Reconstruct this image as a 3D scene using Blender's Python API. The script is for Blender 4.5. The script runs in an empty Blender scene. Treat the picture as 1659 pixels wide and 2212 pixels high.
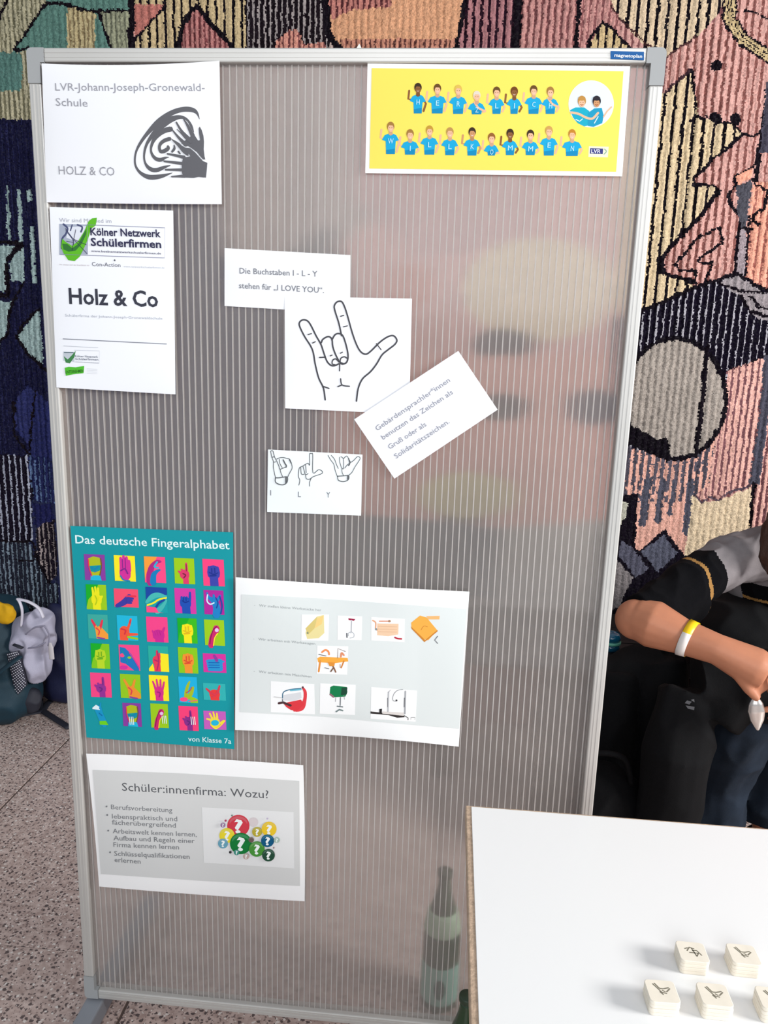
import bpy, bmesh, math, random
import numpy as np
from mathutils import Vector, Matrix, geometry, noise

# ------------------------------------------------------------------ camera
# pose recovered from the 1.0 x 1.8 m display board; Z up, board front in the plane Y = 0, board bottom at Z = 0
F, CX, CY = 1690.0, 829.5, 1106.0
R = np.array([[0.9955949848513816, 0.08900057386005392, 0.029487692201299473],
              [-0.047758284161595686, 0.2107507332585897, 0.9763725081775435],
              [0.08068316077545407, -0.9734798540717459, 0.2140728877829566]])
T = np.array([-0.625224167796304, -1.0149811136857199, -1.6358402253679754])
C0 = -R.T @ T
scene = bpy.context.scene
cam_data = bpy.data.cameras.new('camera')
cam = bpy.data.objects.new('camera', cam_data)
scene.collection.objects.link(cam)
M4 = Matrix([[*R.T[0], C0[0]], [*R.T[1], C0[1]], [*R.T[2], C0[2]], [0, 0, 0, 1]])
cam.matrix_world = M4
cam_data.sensor_fit = 'VERTICAL'
cam_data.sensor_height = 24.0
cam_data.lens = 24.0 * F / 2212.0
cam_data.clip_start = 0.01
scene.camera = cam

# ------------------------------------------------------------------ light and exposure
scene.view_settings.view_transform = 'Standard'
scene.view_settings.look = 'None'
scene.view_settings.exposure = 0.0
scene.view_settings.gamma = 1.0
scene.view_settings.use_curve_mapping = False
scene.cycles.use_denoising = True
scene.cycles.max_bounces = 8
world = bpy.data.worlds.new('world'); scene.world = world
world.use_nodes = True
wn = world.node_tree.nodes; wl = world.node_tree.links
bgn = wn['Background']
bgn.inputs['Color'].default_value = (0.86, 0.93, 1.0, 1)
bgn.inputs['Strength'].default_value = 0.43

def area(name, loc, target, sx, sy, power, color=(1, 1, 1)):
    l = bpy.data.lights.new(name, 'AREA'); l.shape = 'RECTANGLE'
    l.size = sx; l.size_y = sy; l.energy = power; l.color = color
    o = bpy.data.objects.new(name, l); scene.collection.objects.link(o)
    o.location = loc
    d = Vector(target) - Vector(loc)
    o.rotation_euler = d.to_track_quat('-Z', 'Y').to_euler()
    return o
area('side_window_light', (4.4, -1.15, 2.05), (0.9, -0.4, 0.7), 1.2, 0.9, 190, (1.0, 0.985, 0.96))
area('front_window_light', (0.9, -4.6, 2.7), (0.5, 0.2, 0.9), 3.6, 2.4, 120, (0.95, 0.975, 1.0))

FLOOR = -0.05
WALL = 1.45

# ------------------------------------------------------------------ helpers
def srgb(c):
    return tuple(((v / 255) / 12.92 if v / 255 <= 0.04045 else ((v / 255 + 0.055) / 1.055) ** 2.4) for v in c)

def hit(u, v, y=None, z=None, x=None):
    d = R.T @ np.array([(u - CX) / F, -(v - CY) / F, -1.0])
    if y is not None: k = (y - C0[1]) / d[1]
    elif z is not None: k = (z - C0[2]) / d[2]
    else: k = (x - C0[0]) / d[0]
    return C0 + d * k

def proj(P):
    P = np.asarray(P, float)
    c = P @ R.T + T
    return CX + F * c[..., 0] / -c[..., 2], CY - F * c[..., 1] / -c[..., 2]

MATS = {}
def mat(name, rgb, rough=0.6, metal=0.0, spec=0.5, noise_amt=0.0, noise_scale=40, bump=0.0, bump_scale=200, trans=0.0, sss=0.0, coat=0.0):
    if name in MATS: return MATS[name]
    m = bpy.data.materials.new(name); m.use_nodes = True
    nt = m.node_tree; b = nt.nodes['Principled BSDF']
    col = (*srgb(rgb), 1)
    b.inputs['Base Color'].default_value = col
    b.inputs['Roughness'].default_value = rough
    b.inputs['Metallic'].default_value = metal
    b.inputs['Specular IOR Level'].default_value = spec
    b.inputs['Transmission Weight'].default_value = trans
    b.inputs['Coat Weight'].default_value = coat
    if sss:
        b.inputs['Subsurface Weight'].default_value = sss
        b.inputs['Subsurface Radius'].default_value = (0.01, 0.004, 0.002)
    tc = nt.nodes.new('ShaderNodeTexCoord')
    if noise_amt:
        n = nt.nodes.new('ShaderNodeTexNoise'); n.inputs['Scale'].default_value = noise_scale
        n.inputs['Detail'].default_value = 5
        nt.links.new(tc.outputs['Object'], n.inputs['Vector'])
        mx = nt.nodes.new('ShaderNodeMixRGB'); mx.blend_type = 'MULTIPLY'; mx.inputs['Fac'].default_value = 1
        mx.inputs['Color1'].default_value = col
        rp = nt.nodes.new('ShaderNodeValToRGB')
        rp.color_ramp.elements[0].position = 0.3; rp.color_ramp.elements[1].position = 0.7
        lo = 1 - noise_amt
        rp.color_ramp.elements[0].color = (lo, lo, lo, 1); rp.color_ramp.elements[1].color = (1, 1, 1, 1)
        nt.links.new(n.outputs['Fac'], rp.inputs['Fac']); nt.links.new(rp.outputs['Color'], mx.inputs['Color2'])
        nt.links.new(mx.outputs['Color'], b.inputs['Base Color'])
    if bump:
        n2 = nt.nodes.new('ShaderNodeTexNoise'); n2.inputs['Scale'].default_value = bump_scale
        nt.links.new(tc.outputs['Object'], n2.inputs['Vector'])
        bp = nt.nodes.new('ShaderNodeBump'); bp.inputs['Strength'].default_value = bump; bp.inputs['Distance'].default_value = 0.002
        nt.links.new(n2.outputs['Fac'], bp.inputs['Height']); nt.links.new(bp.outputs['Normal'], b.inputs['Normal'])
    MATS[name] = m
    return m

def attr_mat(name, rough=0.6, spec=0.3, bump=0.0):
    m = bpy.data.materials.new(name); m.use_nodes = True
    nt = m.node_tree; b = nt.nodes['Principled BSDF']
    b.inputs['Roughness'].default_value = rough; b.inputs['Specular IOR Level'].default_value = spec
    a = nt.nodes.new('ShaderNodeAttribute'); a.attribute_name = 'ink'
    nt.links.new(a.outputs['Color'], b.inputs['Base Color'])
    if bump:
        tc = nt.nodes.new('ShaderNodeTexCoord')
        n2 = nt.nodes.new('ShaderNodeTexNoise'); n2.inputs['Scale'].default_value = 260
        nt.links.new(tc.outputs['Object'], n2.inputs['Vector'])
        bp = nt.nodes.new('ShaderNodeBump'); bp.inputs['Strength'].default_value = bump; bp.inputs['Distance'].default_value = 0.004
        nt.links.new(n2.outputs['Fac'], bp.inputs['Height']); nt.links.new(bp.outputs['Normal'], b.inputs['Normal'])
    return m
INK = attr_mat('printed_ink', 0.65, 0.2)
PILE = attr_mat('wool_pile', 0.95, 0.05, 0.7)

def link(o, parent=None):
    scene.collection.objects.link(o)
    if parent is not None: o.parent = parent
    return o

def mesh_obj(name, verts, faces, m=None, parent=None, smooth=False):
    me = bpy.data.meshes.new(name)
    me.from_pydata([tuple(map(float, v)) for v in verts], [], faces)
    me.update()
    if m: me.materials.append(m)
    if smooth: me.polygons.foreach_set('use_smooth', [True] * len(me.polygons))
    return link(bpy.data.objects.new(name, me), parent)

def bm_obj(name, bm, m=None, parent=None, smooth=False):
    me = bpy.data.meshes.new(name); bm.to_mesh(me); bm.free()
    if m: me.materials.append(m)
    if smooth: me.polygons.foreach_set('use_smooth', [True] * len(me.polygons))
    return link(bpy.data.objects.new(name, me), parent)

def tag(o, label=None, cat=None, group=None, kind=None):
    if label: o['label'] = label
    if cat: o['category'] = cat
    if group: o['group'] = group
    if kind: o['kind'] = kind
    return o

def empty(name, loc, label, cat, group=None):
    o = bpy.data.objects.new(name, None); o.empty_display_size = 0.05
    o.location = loc; link(o)
    return tag(o, label, cat, group)

def add_box(bm, a, b, bevel=0.0, seg=2):
    r = bmesh.ops.create_cube(bm, size=1)
    vs = r['verts']
    for v in vs:
        v.co = Vector((a[i] + (v.co[i] + 0.5) * (b[i] - a[i]) for i in range(3)))
    if bevel:
        es = list({e for v in vs for e in v.link_edges})
        bmesh.ops.bevel(bm, geom=es, offset=bevel, segments=seg, affect='EDGES', profile=0.5)

def box(name, a, b, m, parent=None, bevel=0.0, origin=None, seg=2):
    bm = bmesh.new(); add_box(bm, a, b, bevel, seg)
    o = bm_obj(name, bm, m, None)
    if parent is not None: attach(o, parent)
    return o

def attach(o, parent):
    o.parent = parent
    o.matrix_parent_inverse = Matrix.Translation(parent.location).inverted() if parent.rotation_euler == Matrix.Identity(3).to_euler() else parent.matrix_world.inverted()
    return o

def tube_verts(pts, rads, n=12, caps=True, flat=1.0, up=None):
    """loft of circles along a polyline: verts, faces"""
    P = [Vector(p) for p in pts]
    if not hasattr(rads, '__len__'): rads = [rads] * len(P)
    vs, fs = [], []
    upv = Vector(up) if up else None
    prev = None
    for i, p in enumerate(P):
        t = (P[min(i + 1, len(P) - 1)] - P[max(i - 1, 0)]).normalized()
        if prev is None:
            a = upv if upv else (Vector((0, 0, 1)) if abs(t.z) < 0.9 else Vector((1, 0, 0)))
            nrm = (a - t * a.dot(t)).normalized()
        else:
            nrm = (prev - t * prev.dot(t)).normalized()
        prev = nrm
        bn = t.cross(nrm)
        for k in range(n):
            an = 2 * math.pi * k / n
            vs.append(p + (nrm * math.cos(an) * flat + bn * math.sin(an)) * rads[i])
    for i in range(len(P) - 1):
        for k in range(n):
            a = i * n + k; b = i * n + (k + 1) % n
            fs.append((a, b, b + n, a + n))
    if caps:
        fs.append(tuple(range(n - 1, -1, -1)))
        fs.append(tuple(range((len(P) - 1) * n, len(P) * n)))
    return vs, fs

def tube(name, pts, rads, m, parent=None, n=12, flat=1.0, up=None):
    vs, fs = tube_verts(pts, rads, n, True, flat, up)
    o = mesh_obj(name, vs, fs, m, None, True)
    if parent is not None: attach(o, parent)
    return o

def smooth_path(pts, n=8):
    P = [Vector(p) for p in pts]; out = []
    for i in range(len(P) - 1):
        p0 = P[max(i - 1, 0)]; p1 = P[i]; p2 = P[i + 1]; p3 = P[min(i + 2, len(P) - 1)]
        for k in range(n):
            t = k / n
            out.append(0.5 * ((2 * p1) + (p2 - p0) * t + (2 * p0 - 5 * p1 + 4 * p2 - p3) * t * t + (3 * p1 - p0 - 3 * p2 + p3) * t ** 3))
    out.append(P[-1])
    return out

def lathe(name, prof, loc, m, parent=None, n=28):
    vs, fs = [], []
    for r, z in prof:
        for k in range(n):
            a = 2 * math.pi * k / n
            vs.append((loc[0] + r * math.cos(a), loc[1] + r * math.sin(a), loc[2] + z))
    for i in range(len(prof) - 1):
        for k in range(n):
            a = i * n + k; b = i * n + (k + 1) % n
            fs.append((a, b, b + n, a + n))
    fs.append(tuple(range(n - 1, -1, -1))); fs.append(tuple(range((len(prof) - 1) * n, len(prof) * n)))
    o = mesh_obj(name, vs, fs, m, None, True)
    if parent is not None: attach(o, parent)
    return o

def blob_mesh(pieces, voxel=0.008, smooth_iter=4, disp=None):
    """tubes / ellipsoids fused into one continuous surface (voxel remesh)"""
    vs, fs = [], []
    for pc in pieces:
        if pc[0] == 'tube':
            v, f = tube_verts(pc[1], pc[2], 16, True, pc[3] if len(pc) > 3 else 1.0, pc[4] if len(pc) > 4 else None)
        elif pc[0] == 'mesh':
            v, f = pc[1], pc[2]
        else:
            bm = bmesh.new(); bmesh.ops.create_icosphere(bm, subdivisions=3, radius=1)
            rot = Matrix.Identity(3)
            if len(pc) > 3:
                from mathutils import Euler
                rot = Euler(pc[3]).to_matrix()
            v = [Vector(pc[1]) + rot @ Vector((q.co.x * pc[2][0], q.co.y * pc[2][1], q.co.z * pc[2][2])) for q in bm.verts]
            f = [tuple(x.index for x in fc.verts) for fc in bm.faces]
            bm.free()
        o = len(vs)
        vs += v; fs += [tuple(i + o for i in q) for q in f]
    me = bpy.data.meshes.new('tmp'); me.from_pydata([tuple(v) for v in vs], [], fs); me.update()
    ob = bpy.data.objects.new('tmp', me); scene.collection.objects.link(ob)
    md = ob.modifiers.new('r', 'REMESH'); md.mode = 'VOXEL'; md.voxel_size = voxel; md.adaptivity = 0
    if smooth_iter:
        ms = ob.modifiers.new('s', 'SMOOTH'); ms.factor = 0.5; ms.iterations = smooth_iter
    dg = bpy.context.evaluated_depsgraph_get(); dg.update()
    ev = ob.evaluated_get(dg)
    nm = bpy.data.meshes.new_from_object(ev)
    bpy.data.objects.remove(ob)
    if disp:
        n_ = len(nm.vertices); cc = np.empty(n_ * 3); nn = np.empty(n_ * 3)
        nm.vertices.foreach_get('co', cc); nm.vertex_normals.foreach_get('vector', nn)
        cc = cc.reshape(-1, 3); nn = nn.reshape(-1, 3)
        nm.vertices.foreach_set('co', np.array([disp(Vector(a), Vector(b)) for a, b in zip(cc, nn)], np.float32).ravel())
    nm.polygons.foreach_set('use_smooth', [True] * len(nm.polygons))
    nm.update()
    return nm

def from_mesh(name, me, m=None, parent=None):
    me.name = name
    if m: me.materials.append(m)
    o = link(bpy.data.objects.new(name, me))
    if parent is not None: attach(o, parent)
    return o

# ------------------------------------------------------------------ structure: floor of terrazzo tiles, back wall
def terrazzo():
    m = bpy.data.materials.new('terrazzo'); m.use_nodes = True
    nt = m.node_tree; b = nt.nodes['Principled BSDF']; L = nt.links.new
    b.inputs['Roughness'].default_value = 0.32
    tc = nt.nodes.new('ShaderNodeTexCoord')
    base = nt.nodes.new('ShaderNodeTexNoise'); base.inputs['Scale'].default_value = 55; base.inputs['Detail'].default_value = 6
    L(tc.outputs['Object'], base.inputs['Vector'])
    r0 = nt.nodes.new('ShaderNodeValToRGB'); L(base.outputs['Fac'], r0.inputs['Fac'])
    r0.color_ramp.elements[0].position = .35; r0.color_ramp.elements[0].color = (*srgb((178, 155, 147)), 1)
    r0.color_ramp.elements[1].position = .65; r0.color_ramp.elements[1].color = (*srgb((214, 194, 186)), 1)
    last = r0.outputs['Color']
    for sc, thr, colr, seed in ((110, .20, (140, 122, 117), 0), (78, .18, (98, 86, 85), 5), (64, .12, (232, 224, 218), 9)):
        mp = nt.nodes.new('ShaderNodeMapping'); mp.inputs['Location'].default_value = (seed, seed * 2, seed)
        L(tc.outputs['Object'], mp.inputs['Vector'])
        nz = nt.nodes.new('ShaderNodeTexNoise'); nz.inputs['Scale'].default_value = 120
        L(mp.outputs['Vector'], nz.inputs['Vector'])
        ad = nt.nodes.new('ShaderNodeMixRGB'); ad.blend_type = 'LINEAR_LIGHT'; ad.inputs['Fac'].default_value = 0.006
        L(mp.outputs['Vector'], ad.inputs['Color1']); L(nz.outputs['Color'], ad.inputs['Color2'])
        vo = nt.nodes.new('ShaderNodeTexVoronoi'); vo.inputs['Scale'].default_value = sc; vo.voronoi_dimensions = '2D'
        L(ad.outputs['Color'], vo.inputs['Vector'])
        # chips differ in size: threshold follows the cell colour
        sx = nt.nodes.new('ShaderNodeSeparateColor'); L(vo.outputs['Color'], sx.inputs['Color'])
        mu = nt.nodes.new('ShaderNodeMath'); mu.operation = 'MULTIPLY'; mu.inputs[1].default_value = thr * 1.7
        L(sx.outputs['Red'], mu.inputs[0])
        lt = nt.nodes.new('ShaderNodeMath'); lt.operation = 'LESS_THAN'
        L(vo.outputs['Distance'], lt.inputs[0]); L(mu.outputs[0], lt.inputs[1])
        mx = nt.nodes.new('ShaderNodeMixRGB'); L(lt.outputs[0], mx.inputs['Fac']); L(last, mx.inputs['Color1'])
        mx.inputs['Color2'].default_value = (*srgb(colr), 1)
        last = mx.outputs['Color']
    L(last, b.inputs['Base Color'])
    return m
TER = terrazzo()
JOINT = mat('dark_joint', (92, 78, 72), 0.9)
floor = box('floor', (-3.0, -3.2, FLOOR - 0.06), (4.4, WALL + 0.1, FLOOR - 0.0025), JOINT)
tag(floor, kind='structure')
xs = [0.07 + 0.66 * k for k in range(-4, 6)]; ys = [0.83 + 0.66 * k for k in range(-5, 1)] + [1.45]
tile_me = {}
for i in range(len(xs) - 1):
    for j in range(len(ys) - 1):
        w = xs[i + 1] - xs[i] - 0.006; h = ys[j + 1] - ys[j] - 0.0016
        key = round(h, 3)
        if key not in tile_me:
            bm = bmesh.new(); add_box(bm, (-w / 2, -h / 2, -0.02), (w / 2, h / 2, 0), 0.0008, 1)
            me = bpy.data.meshes.new('tile'); bm.to_mesh(me); bm.free(); me.materials.append(TER); tile_me[key] = me
        o = bpy.data.objects.new('tile', tile_me[key]); link(o, floor)
        o.location = ((xs[i] + xs[i + 1]) / 2, (ys[j] + ys[j + 1]) / 2, FLOOR)
wall = box('wall_back', (-3.0, WALL + 0.02, FLOOR - 0.06), (4.4, WALL + 0.15, 3.1), mat('wall_plaster', (205, 200, 192), 0.9))
tag(wall, kind='structure')

# ------------------------------------------------------------------ tufted wall tapestry
CELL = 0.0042
X0, X1, Z0, Z1 = -1.30, 2.36, -0.045, 2.46
nx = int((X1 - X0) / CELL); nz = int((Z1 - Z0) / CELL)
gx = X0 + (np.arange(nx) + 0.5) * CELL; gz = Z0 + (np.arange(nz) + 0.5) * CELL
GX, GZ = np.meshgrid(gx, gz)              # rows = z
U, V = proj(np.stack([GX, np.full_like(GX, WALL), GZ], -1))
rng = np.random.default_rng(7)
def fnoise(scale, seed):
    """smooth value noise on the grid, cell size in metres"""
    r = np.random.default_rng(seed)
    h = int((Z1 - Z0) / scale) + 3; w = int((X1 - X0) / scale) + 3
    g = r.random((h, w))
    x = (GX - X0) / scale; z = (GZ - Z0) / scale
    xi = x.astype(int); zi = z.astype(int); fx = x - xi; fz = z - zi
    fx = fx * fx * (3 - 2 * fx); fz = fz * fz * (3 - 2 * fz)
    return (g[zi, xi] * (1 - fx) + g[zi, xi + 1] * fx) * (1 - fz) + (g[zi + 1, xi] * (1 - fx) + g[zi + 1, xi + 1] * fx) * fz
NA, NB, NC = fnoise(0.012, 1), fnoise(0.012, 2), fnoise(0.03, 3)
UJ = U + (NA - .5) * 5 + (rng.random(U.shape) - .5) * 2.2     # tufts wobble the outlines
VJ = V + (NB - .5) * 5 + (rng.random(U.shape) - .5) * 2.2
COL = np.zeros(U.shape + (3,)); HGT = np.zeros(U.shape)
WX = GX + (fnoise(0.02, 5) - .5) * 0.005 + (rng.random(U.shape) - .5) * 0.002

def inside(pts):
    pts = np.asarray(pts, float)
    m = np.zeros(U.shape, bool)
    bb = (UJ >= pts[:, 0].min()) & (UJ <= pts[:, 0].max()) & (VJ >= pts[:, 1].min()) & (VJ <= pts[:, 1].max())
    u = UJ[bb]; v = VJ[bb]; r = np.zeros(u.shape, bool)
    n = len(pts)
    for i in range(n):
        x1, y1 = pts[i]; x2, y2 = pts[(i + 1) % n]
        if y1 == y2: continue
        c = ((y1 > v) != (y2 > v)) & (u < (x2 - x1) * (v - y1) / (y2 - y1) + x1)
        r ^= c
    m[bb] = r
    return m
def ellipse(cx, cy, rx, ry):
    return ((UJ - cx) / rx) ** 2 + ((VJ - cy) / ry) ** 2 < 1
def paint(m, col, var=0.16):
    COL[m] = np.array(srgb(col))
def stripes(m, base, line, period, width, phase=0.0, depth=0.003):
    paint(m, base)
    s = ((WX + phase) % period) < width
    q = m & s
    COL[q] = np.array(srgb(line)); HGT[q] -= depth
def line(pts, w, col=(16, 10, 18)):
    pts = np.asarray(pts, float); m = np.zeros(U.shape, bool)
    for (x1, y1), (x2, y2) in zip(pts[:-1], pts[1:]):
        bb = (UJ > min(x1, x2) - w) & (UJ < max(x1, x2) + w) & (VJ > min(y1, y2) - w) & (VJ < max(y1, y2) + w)
        u = UJ[bb]; v = VJ[bb]; dx, dy = x2 - x1, y2 - y1
        t = np.clip(((u - x1) * dx + (v - y1) * dy) / (dx * dx + dy * dy + 1e-9), 0, 1)
        d = np.hypot(u - x1 - t * dx, v - y1 - t * dy)
        mm = np.zeros(u.shape, bool); mm[d < w / 2] = True
        m[bb] |= mm
    COL[m] = np.array(srgb(col)); HGT[m] -= 0.002
BLK = (14, 9, 17); NAVY = (18, 19, 46); BEI = (190, 170, 142); PNK = (190, 146, 137); SLT = (76, 76, 88)
ALLM = np.ones(U.shape, bool)
def R4(x0, y0, x1, y1): return inside([(x0, y0), (x1, y0), (x1, y1), (x0, y1)])
# broad ground colours
stripes(ALLM, (180, 138, 130), (118, 76, 76), 0.022, 0.007)
# hidden behind the display board: broad shapes only
stripes(R4(60, 240, 700, 1800), (30, 34, 62), (66, 72, 92), 0.022, 0.005)
stripes(inside([(250, 90), (820, 90), (800, 480), (700, 560), (480, 560), (440, 250), (240, 250)]), (158, 140, 132), (66, 50, 54), 0.024, 0.010)
stripes(inside([(800, 90), (1180, 90), (1150, 520), (900, 560), (760, 420)]), (172, 132, 128), (90, 62, 66), 0.024, 0.008)
paint(inside([(600, 560), (720, 480), (760, 620), (700, 800), (620, 760)]), (70, 60, 62))
paint(ellipse(1010, 1070, 118, 58), BLK)
stripes(ellipse(1165, 625, 165, 112), BEI, (70, 58, 50), 0.032, 0.006)
paint(ellipse(1090, 745, 70, 34), (40, 28, 38))
paint(ellipse(880, 620, 60, 50), (160, 104, 92))
stripes(inside([(760, 780), (1320, 760), (1330, 1130), (1130, 1150), (1010, 1110), (760, 1130)]), (188, 140, 128), (120, 78, 74), 0.022, 0.006)
paint(ellipse(1085, 880, 60, 30), (36, 26, 34)); paint(ellipse(1280, 880, 60, 40), (52, 46, 60))
paint(ellipse(1010, 1070, 110, 50), (176, 164, 122))
paint(inside([(640, 1100), (1010, 1130), (1170, 1160), (1180, 1260), (1080, 1330), (640, 1330)]), (62, 72, 80))
paint(inside([(1080, 1140), (1340, 1120), (1340, 1400), (1060, 1400)]), (138, 134, 128))
paint(inside([(960, 1290), (1340, 1300), (1340, 1412), (960, 1395)]), (156, 152, 146))
paint(inside([(640, 1330), (960, 1330), (960, 1400), (640, 1400)]), (110, 110, 112))
# top left
OLV, OLVD, TEA = (160, 154, 128), (108, 104, 82), (84, 118, 108)
m = inside([(-60, -60), (112, -60), (100, 4), (28, 108), (60, 104), (60, 125), (-60, 125)]); stripes(m, OLV, OLVD, 0.016, 0.006)
paint(inside([(-60, 112), (46, 112), (46, 196), (-60, 196)]), (80, 114, 106))
stripes(inside([(46, 112), (75, 106), (75, 262), (-60, 262), (-60, 196), (46, 196)]), OLV, OLVD, 0.017, 0.008)
paint(inside([(100, 4), (150, 0), (150, 110), (55, 110), (28, 108)]), TEA)
paint(inside([(90, -60), (285, -60), (285, 24), (185, 22), (145, 10), (100, 4)]), TEA)
stripes(inside([(144, 10), (185, 22), (212, 24), (212, 110), (144, 110)]), (170, 156, 118), (128, 112, 82), 0.016, 0.006)
paint(inside([(212, 24), (222, 50), (240, 110), (205, 110), (205, 24)]), TEA)
stripes(inside([(212, 24), (278, 24), (278, 110), (238, 110), (222, 60)]), (140, 142, 118), (108, 110, 92), 0.016, 0.006)
line([(100, 5), (145, 10), (185, 22), (278, 23)], 6); line([(100, 5), (28, 108), (62, 103)], 6); line([(-10, 60), (0, 32), (16, -8)], 6)
line([(212, 24), (224, 60), (240, 112)], 6); line([(283, -60), (283, 130)], 15)
stripes(inside([(291, -60), (530, -60), (530, 130), (291, 130)]), (182, 162, 124), BLK, 0.0285, 0.0085, 0.012)
paint(inside([(291, 8), (356, 10), (291, 82)]), (172, 108, 98)); line([(291, 84), (356, 12)], 5)
stripes(inside([(385, 130), (392, 58), (412, 22), (425, 14), (452, 48), (500, 100), (520, 130)]), (166, 112, 108), (110, 60, 62), 0.0165, 0.007)
line([(380, 130), (390, 60), (412, 22), (425, 12), (452, 46), (496, 96), (520, 125)], 11)
stripes(inside([(530, -60), (712, -60), (712, 130), (530, 130)]), (22, 14, 20), (142, 134, 132), 0.0185, 0.006, 0.0, -0.002)
stripes(inside([(590, 130), (598, 88), (622, 66), (640, 60), (656, 96), (700, 90), (712, 130)]), (190, 132, 116), (110, 64, 64), 0.0165, 0.006)
paint(inside([(708, -60), (1006, -60), (990, 130), (736, 130), (716, 80)]), (196, 146, 112))
stripes(inside([(700, -60), (850, -60), (846, 14), (760, 20), (720, 40), (704, 20)]), (170, 112, 102), (90, 48, 50), 0.018, 0.006)
stripes(inside([(736, 84), (985, 84), (985, 130), (736, 130)]), (176, 122, 102), (92, 56, 52), 0.016, 0.005)
line([(694, -60), (704, 20), (708, 70), (742, 120)], 15)
stripes(inside([(1004, -60), (1118, -60), (1112, 130), (986, 130)]), (152, 106, 108), (34, 14, 26), 0.0245, 0.009)
stripes(inside([(1118, -60), (1340, -60), (1340, 130), (1112, 130)]), (176, 128, 122), (120, 76, 76), 0.021, 0.007)
line([(1012, -60), (998, 40), (984, 110)], 10); line([(1122, -60), (1114, 110)], 18); line([(1256, -60), (1244, 110)], 9)
stripes(inside([(1303, 44), (1268, 110), (1366, 110), (1330, 70)]), (180, 158, 118), BLK, 0.024, 0.007)
line([(1268, 105), (1280, 75), (1303, 45), (1330, 70), (1362, 104)], 6)
stripes(inside([(1312, -60), (1580, -60), (1560, 20), (1508, 76), (1440, 122), (1400, 110), (1345, 45), (1322, 10)]), BEI, BLK, 0.0305, 0.0085)
line([(1318, 10), (1345, 44), (1410, 105)], 4, (60, 36, 36))
# right: pink ground with folds of the beige figure
stripes(inside([(1440, 122), (1508, 76), (1572, 20), (1580, -60), (1900, -60), (1900, 620), (1590, 590), (1440, 640)]), PNK, (128, 82, 76), 0.0235, 0.0075, 0.004)
line([(1440, 122), (1508, 76)], 4, (70, 44, 44))
stripes(inside([(1380, 240), (1442, 195), (1494, 157), (1506, 212), (1511, 254), (1584, 264), (1606, 289), (1544, 339), (1499, 381), (1504, 399), (1551, 406),
                (1551, 421), (1509, 471), (1469, 511), (1427, 563), (1427, 590), (1499, 610), (1490, 640), (1400, 664), (1340, 680), (1340, 240)]), (196, 176, 142), BLK, 0.0325, 0.0085, 0.006)
line([(1436, 198), (1470, 172), (1494, 150)], 6, (52, 34, 40)); line([(1496, 150), (1500, 200)], 7)
line([(1490, 262), (1511, 252), (1535, 253)], 4); line([(1545, 262), (1584, 265), (1606, 290), (1620, 294), (1642, 290)], 5)
line([(1606, 290), (1560, 330), (1544, 340), (1530, 355), (1500, 383), (1499, 398), (1540, 400), (1556, 412)], 6)
line([(1553, 412), (1530, 445), (1509, 472), (1469, 511), (1440, 545), (1424, 566)], 9); line([(1427, 566), (1427, 590), (1460, 598), (1503, 612)], 7)
paint(inside([(1418, 562), (1434, 556), (1438, 590), (1420, 588)]), BLK)
line([(1556, 490), (1510, 512), (1459, 570), (1467, 584), (1503, 585), (1504, 606), (1467, 603)], 6)
line([(1556, 490), (1561, 523), (1530, 545), (1507, 563), (1520, 570), (1538, 566), (1530, 590), (1524, 612)], 6)
paint(inside([(1589, 379), (1628, 361), (1621, 386), (1594, 399)]), (216, 152, 128)); line([(1588, 379), (1628, 358)], 4)
line([(1589, 379), (1590, 400), (1574, 420), (1578, 438), (1594, 460)], 7)
paint(inside([(1591, 401), (1626, 389), (1618, 461), (1611, 498), (1599, 494), (1594, 458)]), (70, 70, 78))
stripes(inside([(1618, 470), (1630, 392), (1900, 392), (1900, 660), (1640, 625), (1612, 600)]), (214, 152, 130), (150, 94, 84), 0.0235, 0.005)
paint(inside([(1597, 494), (1614, 496), (1612, 600), (1588, 600)]), (146, 134, 138))
line([(1598, 482), (1592, 540), (1586, 596)], 6); line([(1622, 470), (1616, 520), (1611, 598)], 6); line([(1600, 494), (1626, 494)], 5)
line([(1660, 190), (1648, 280), (1632, 390)], 11); paint(inside([(1655, 180), (1900, 180), (1900, 340), (1644, 330)]), (64, 62, 74))
line([(1632, 398), (1658, 412), (1652, 450), (1630, 462), (1628, 478), (1640, 484)], 6)
# braid, upper right
line([(1580, -60), (1576, 40), (1606, 84), (1720, 160)], 30); 
for off in (-8, 0, 8):
    line([(1580 + off, -60), (1577 + off, 40), (1606 + off * .7, 84 - off * .7), (1720, 160 - off)], 5, (182, 162, 122))
m = ellipse(1550, 141, 13, 12) | ellipse(1546, 254, 13, 12) | ellipse(1590, 258, 12, 13); paint(m, BLK)
line([(1610, 20), (1640, 30), (1700, 60)], 4)
# dark band with pale lines
BAND = inside([(1330, 690), (1400, 664), (1500, 622), (1545, 606), (1592, 592), (1640, 622), (1900, 640), (1900, 740), (1660, 766), (1572, 800), (1560, 980), (1330, 980)])
stripes(BAND, (15, 10, 24), (152, 150, 156), 0.0225, 0.0052, 0.0, -0.003)
paint(inside([(1552, 612), (1592, 594), (1640, 625), (1720, 660), (1720, 700), (1640, 690), (1612, 668), (1600, 640)]), (142, 134, 136))
line([(1330, 694), (1400, 666), (1500, 622), (1548, 606), (1592, 590), (1645, 622), (1720, 640)], 8)
line([(1622, 642), (1640, 664), (1720, 676)], 6); line([(1600, 640), (1618, 672), (1720, 706)], 6)
line([(1550, 612), (1600, 628), (1650, 632)], 5)
line([(1572, 802), (1600, 796), (1660, 768), (1760, 750)], 7)
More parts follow.
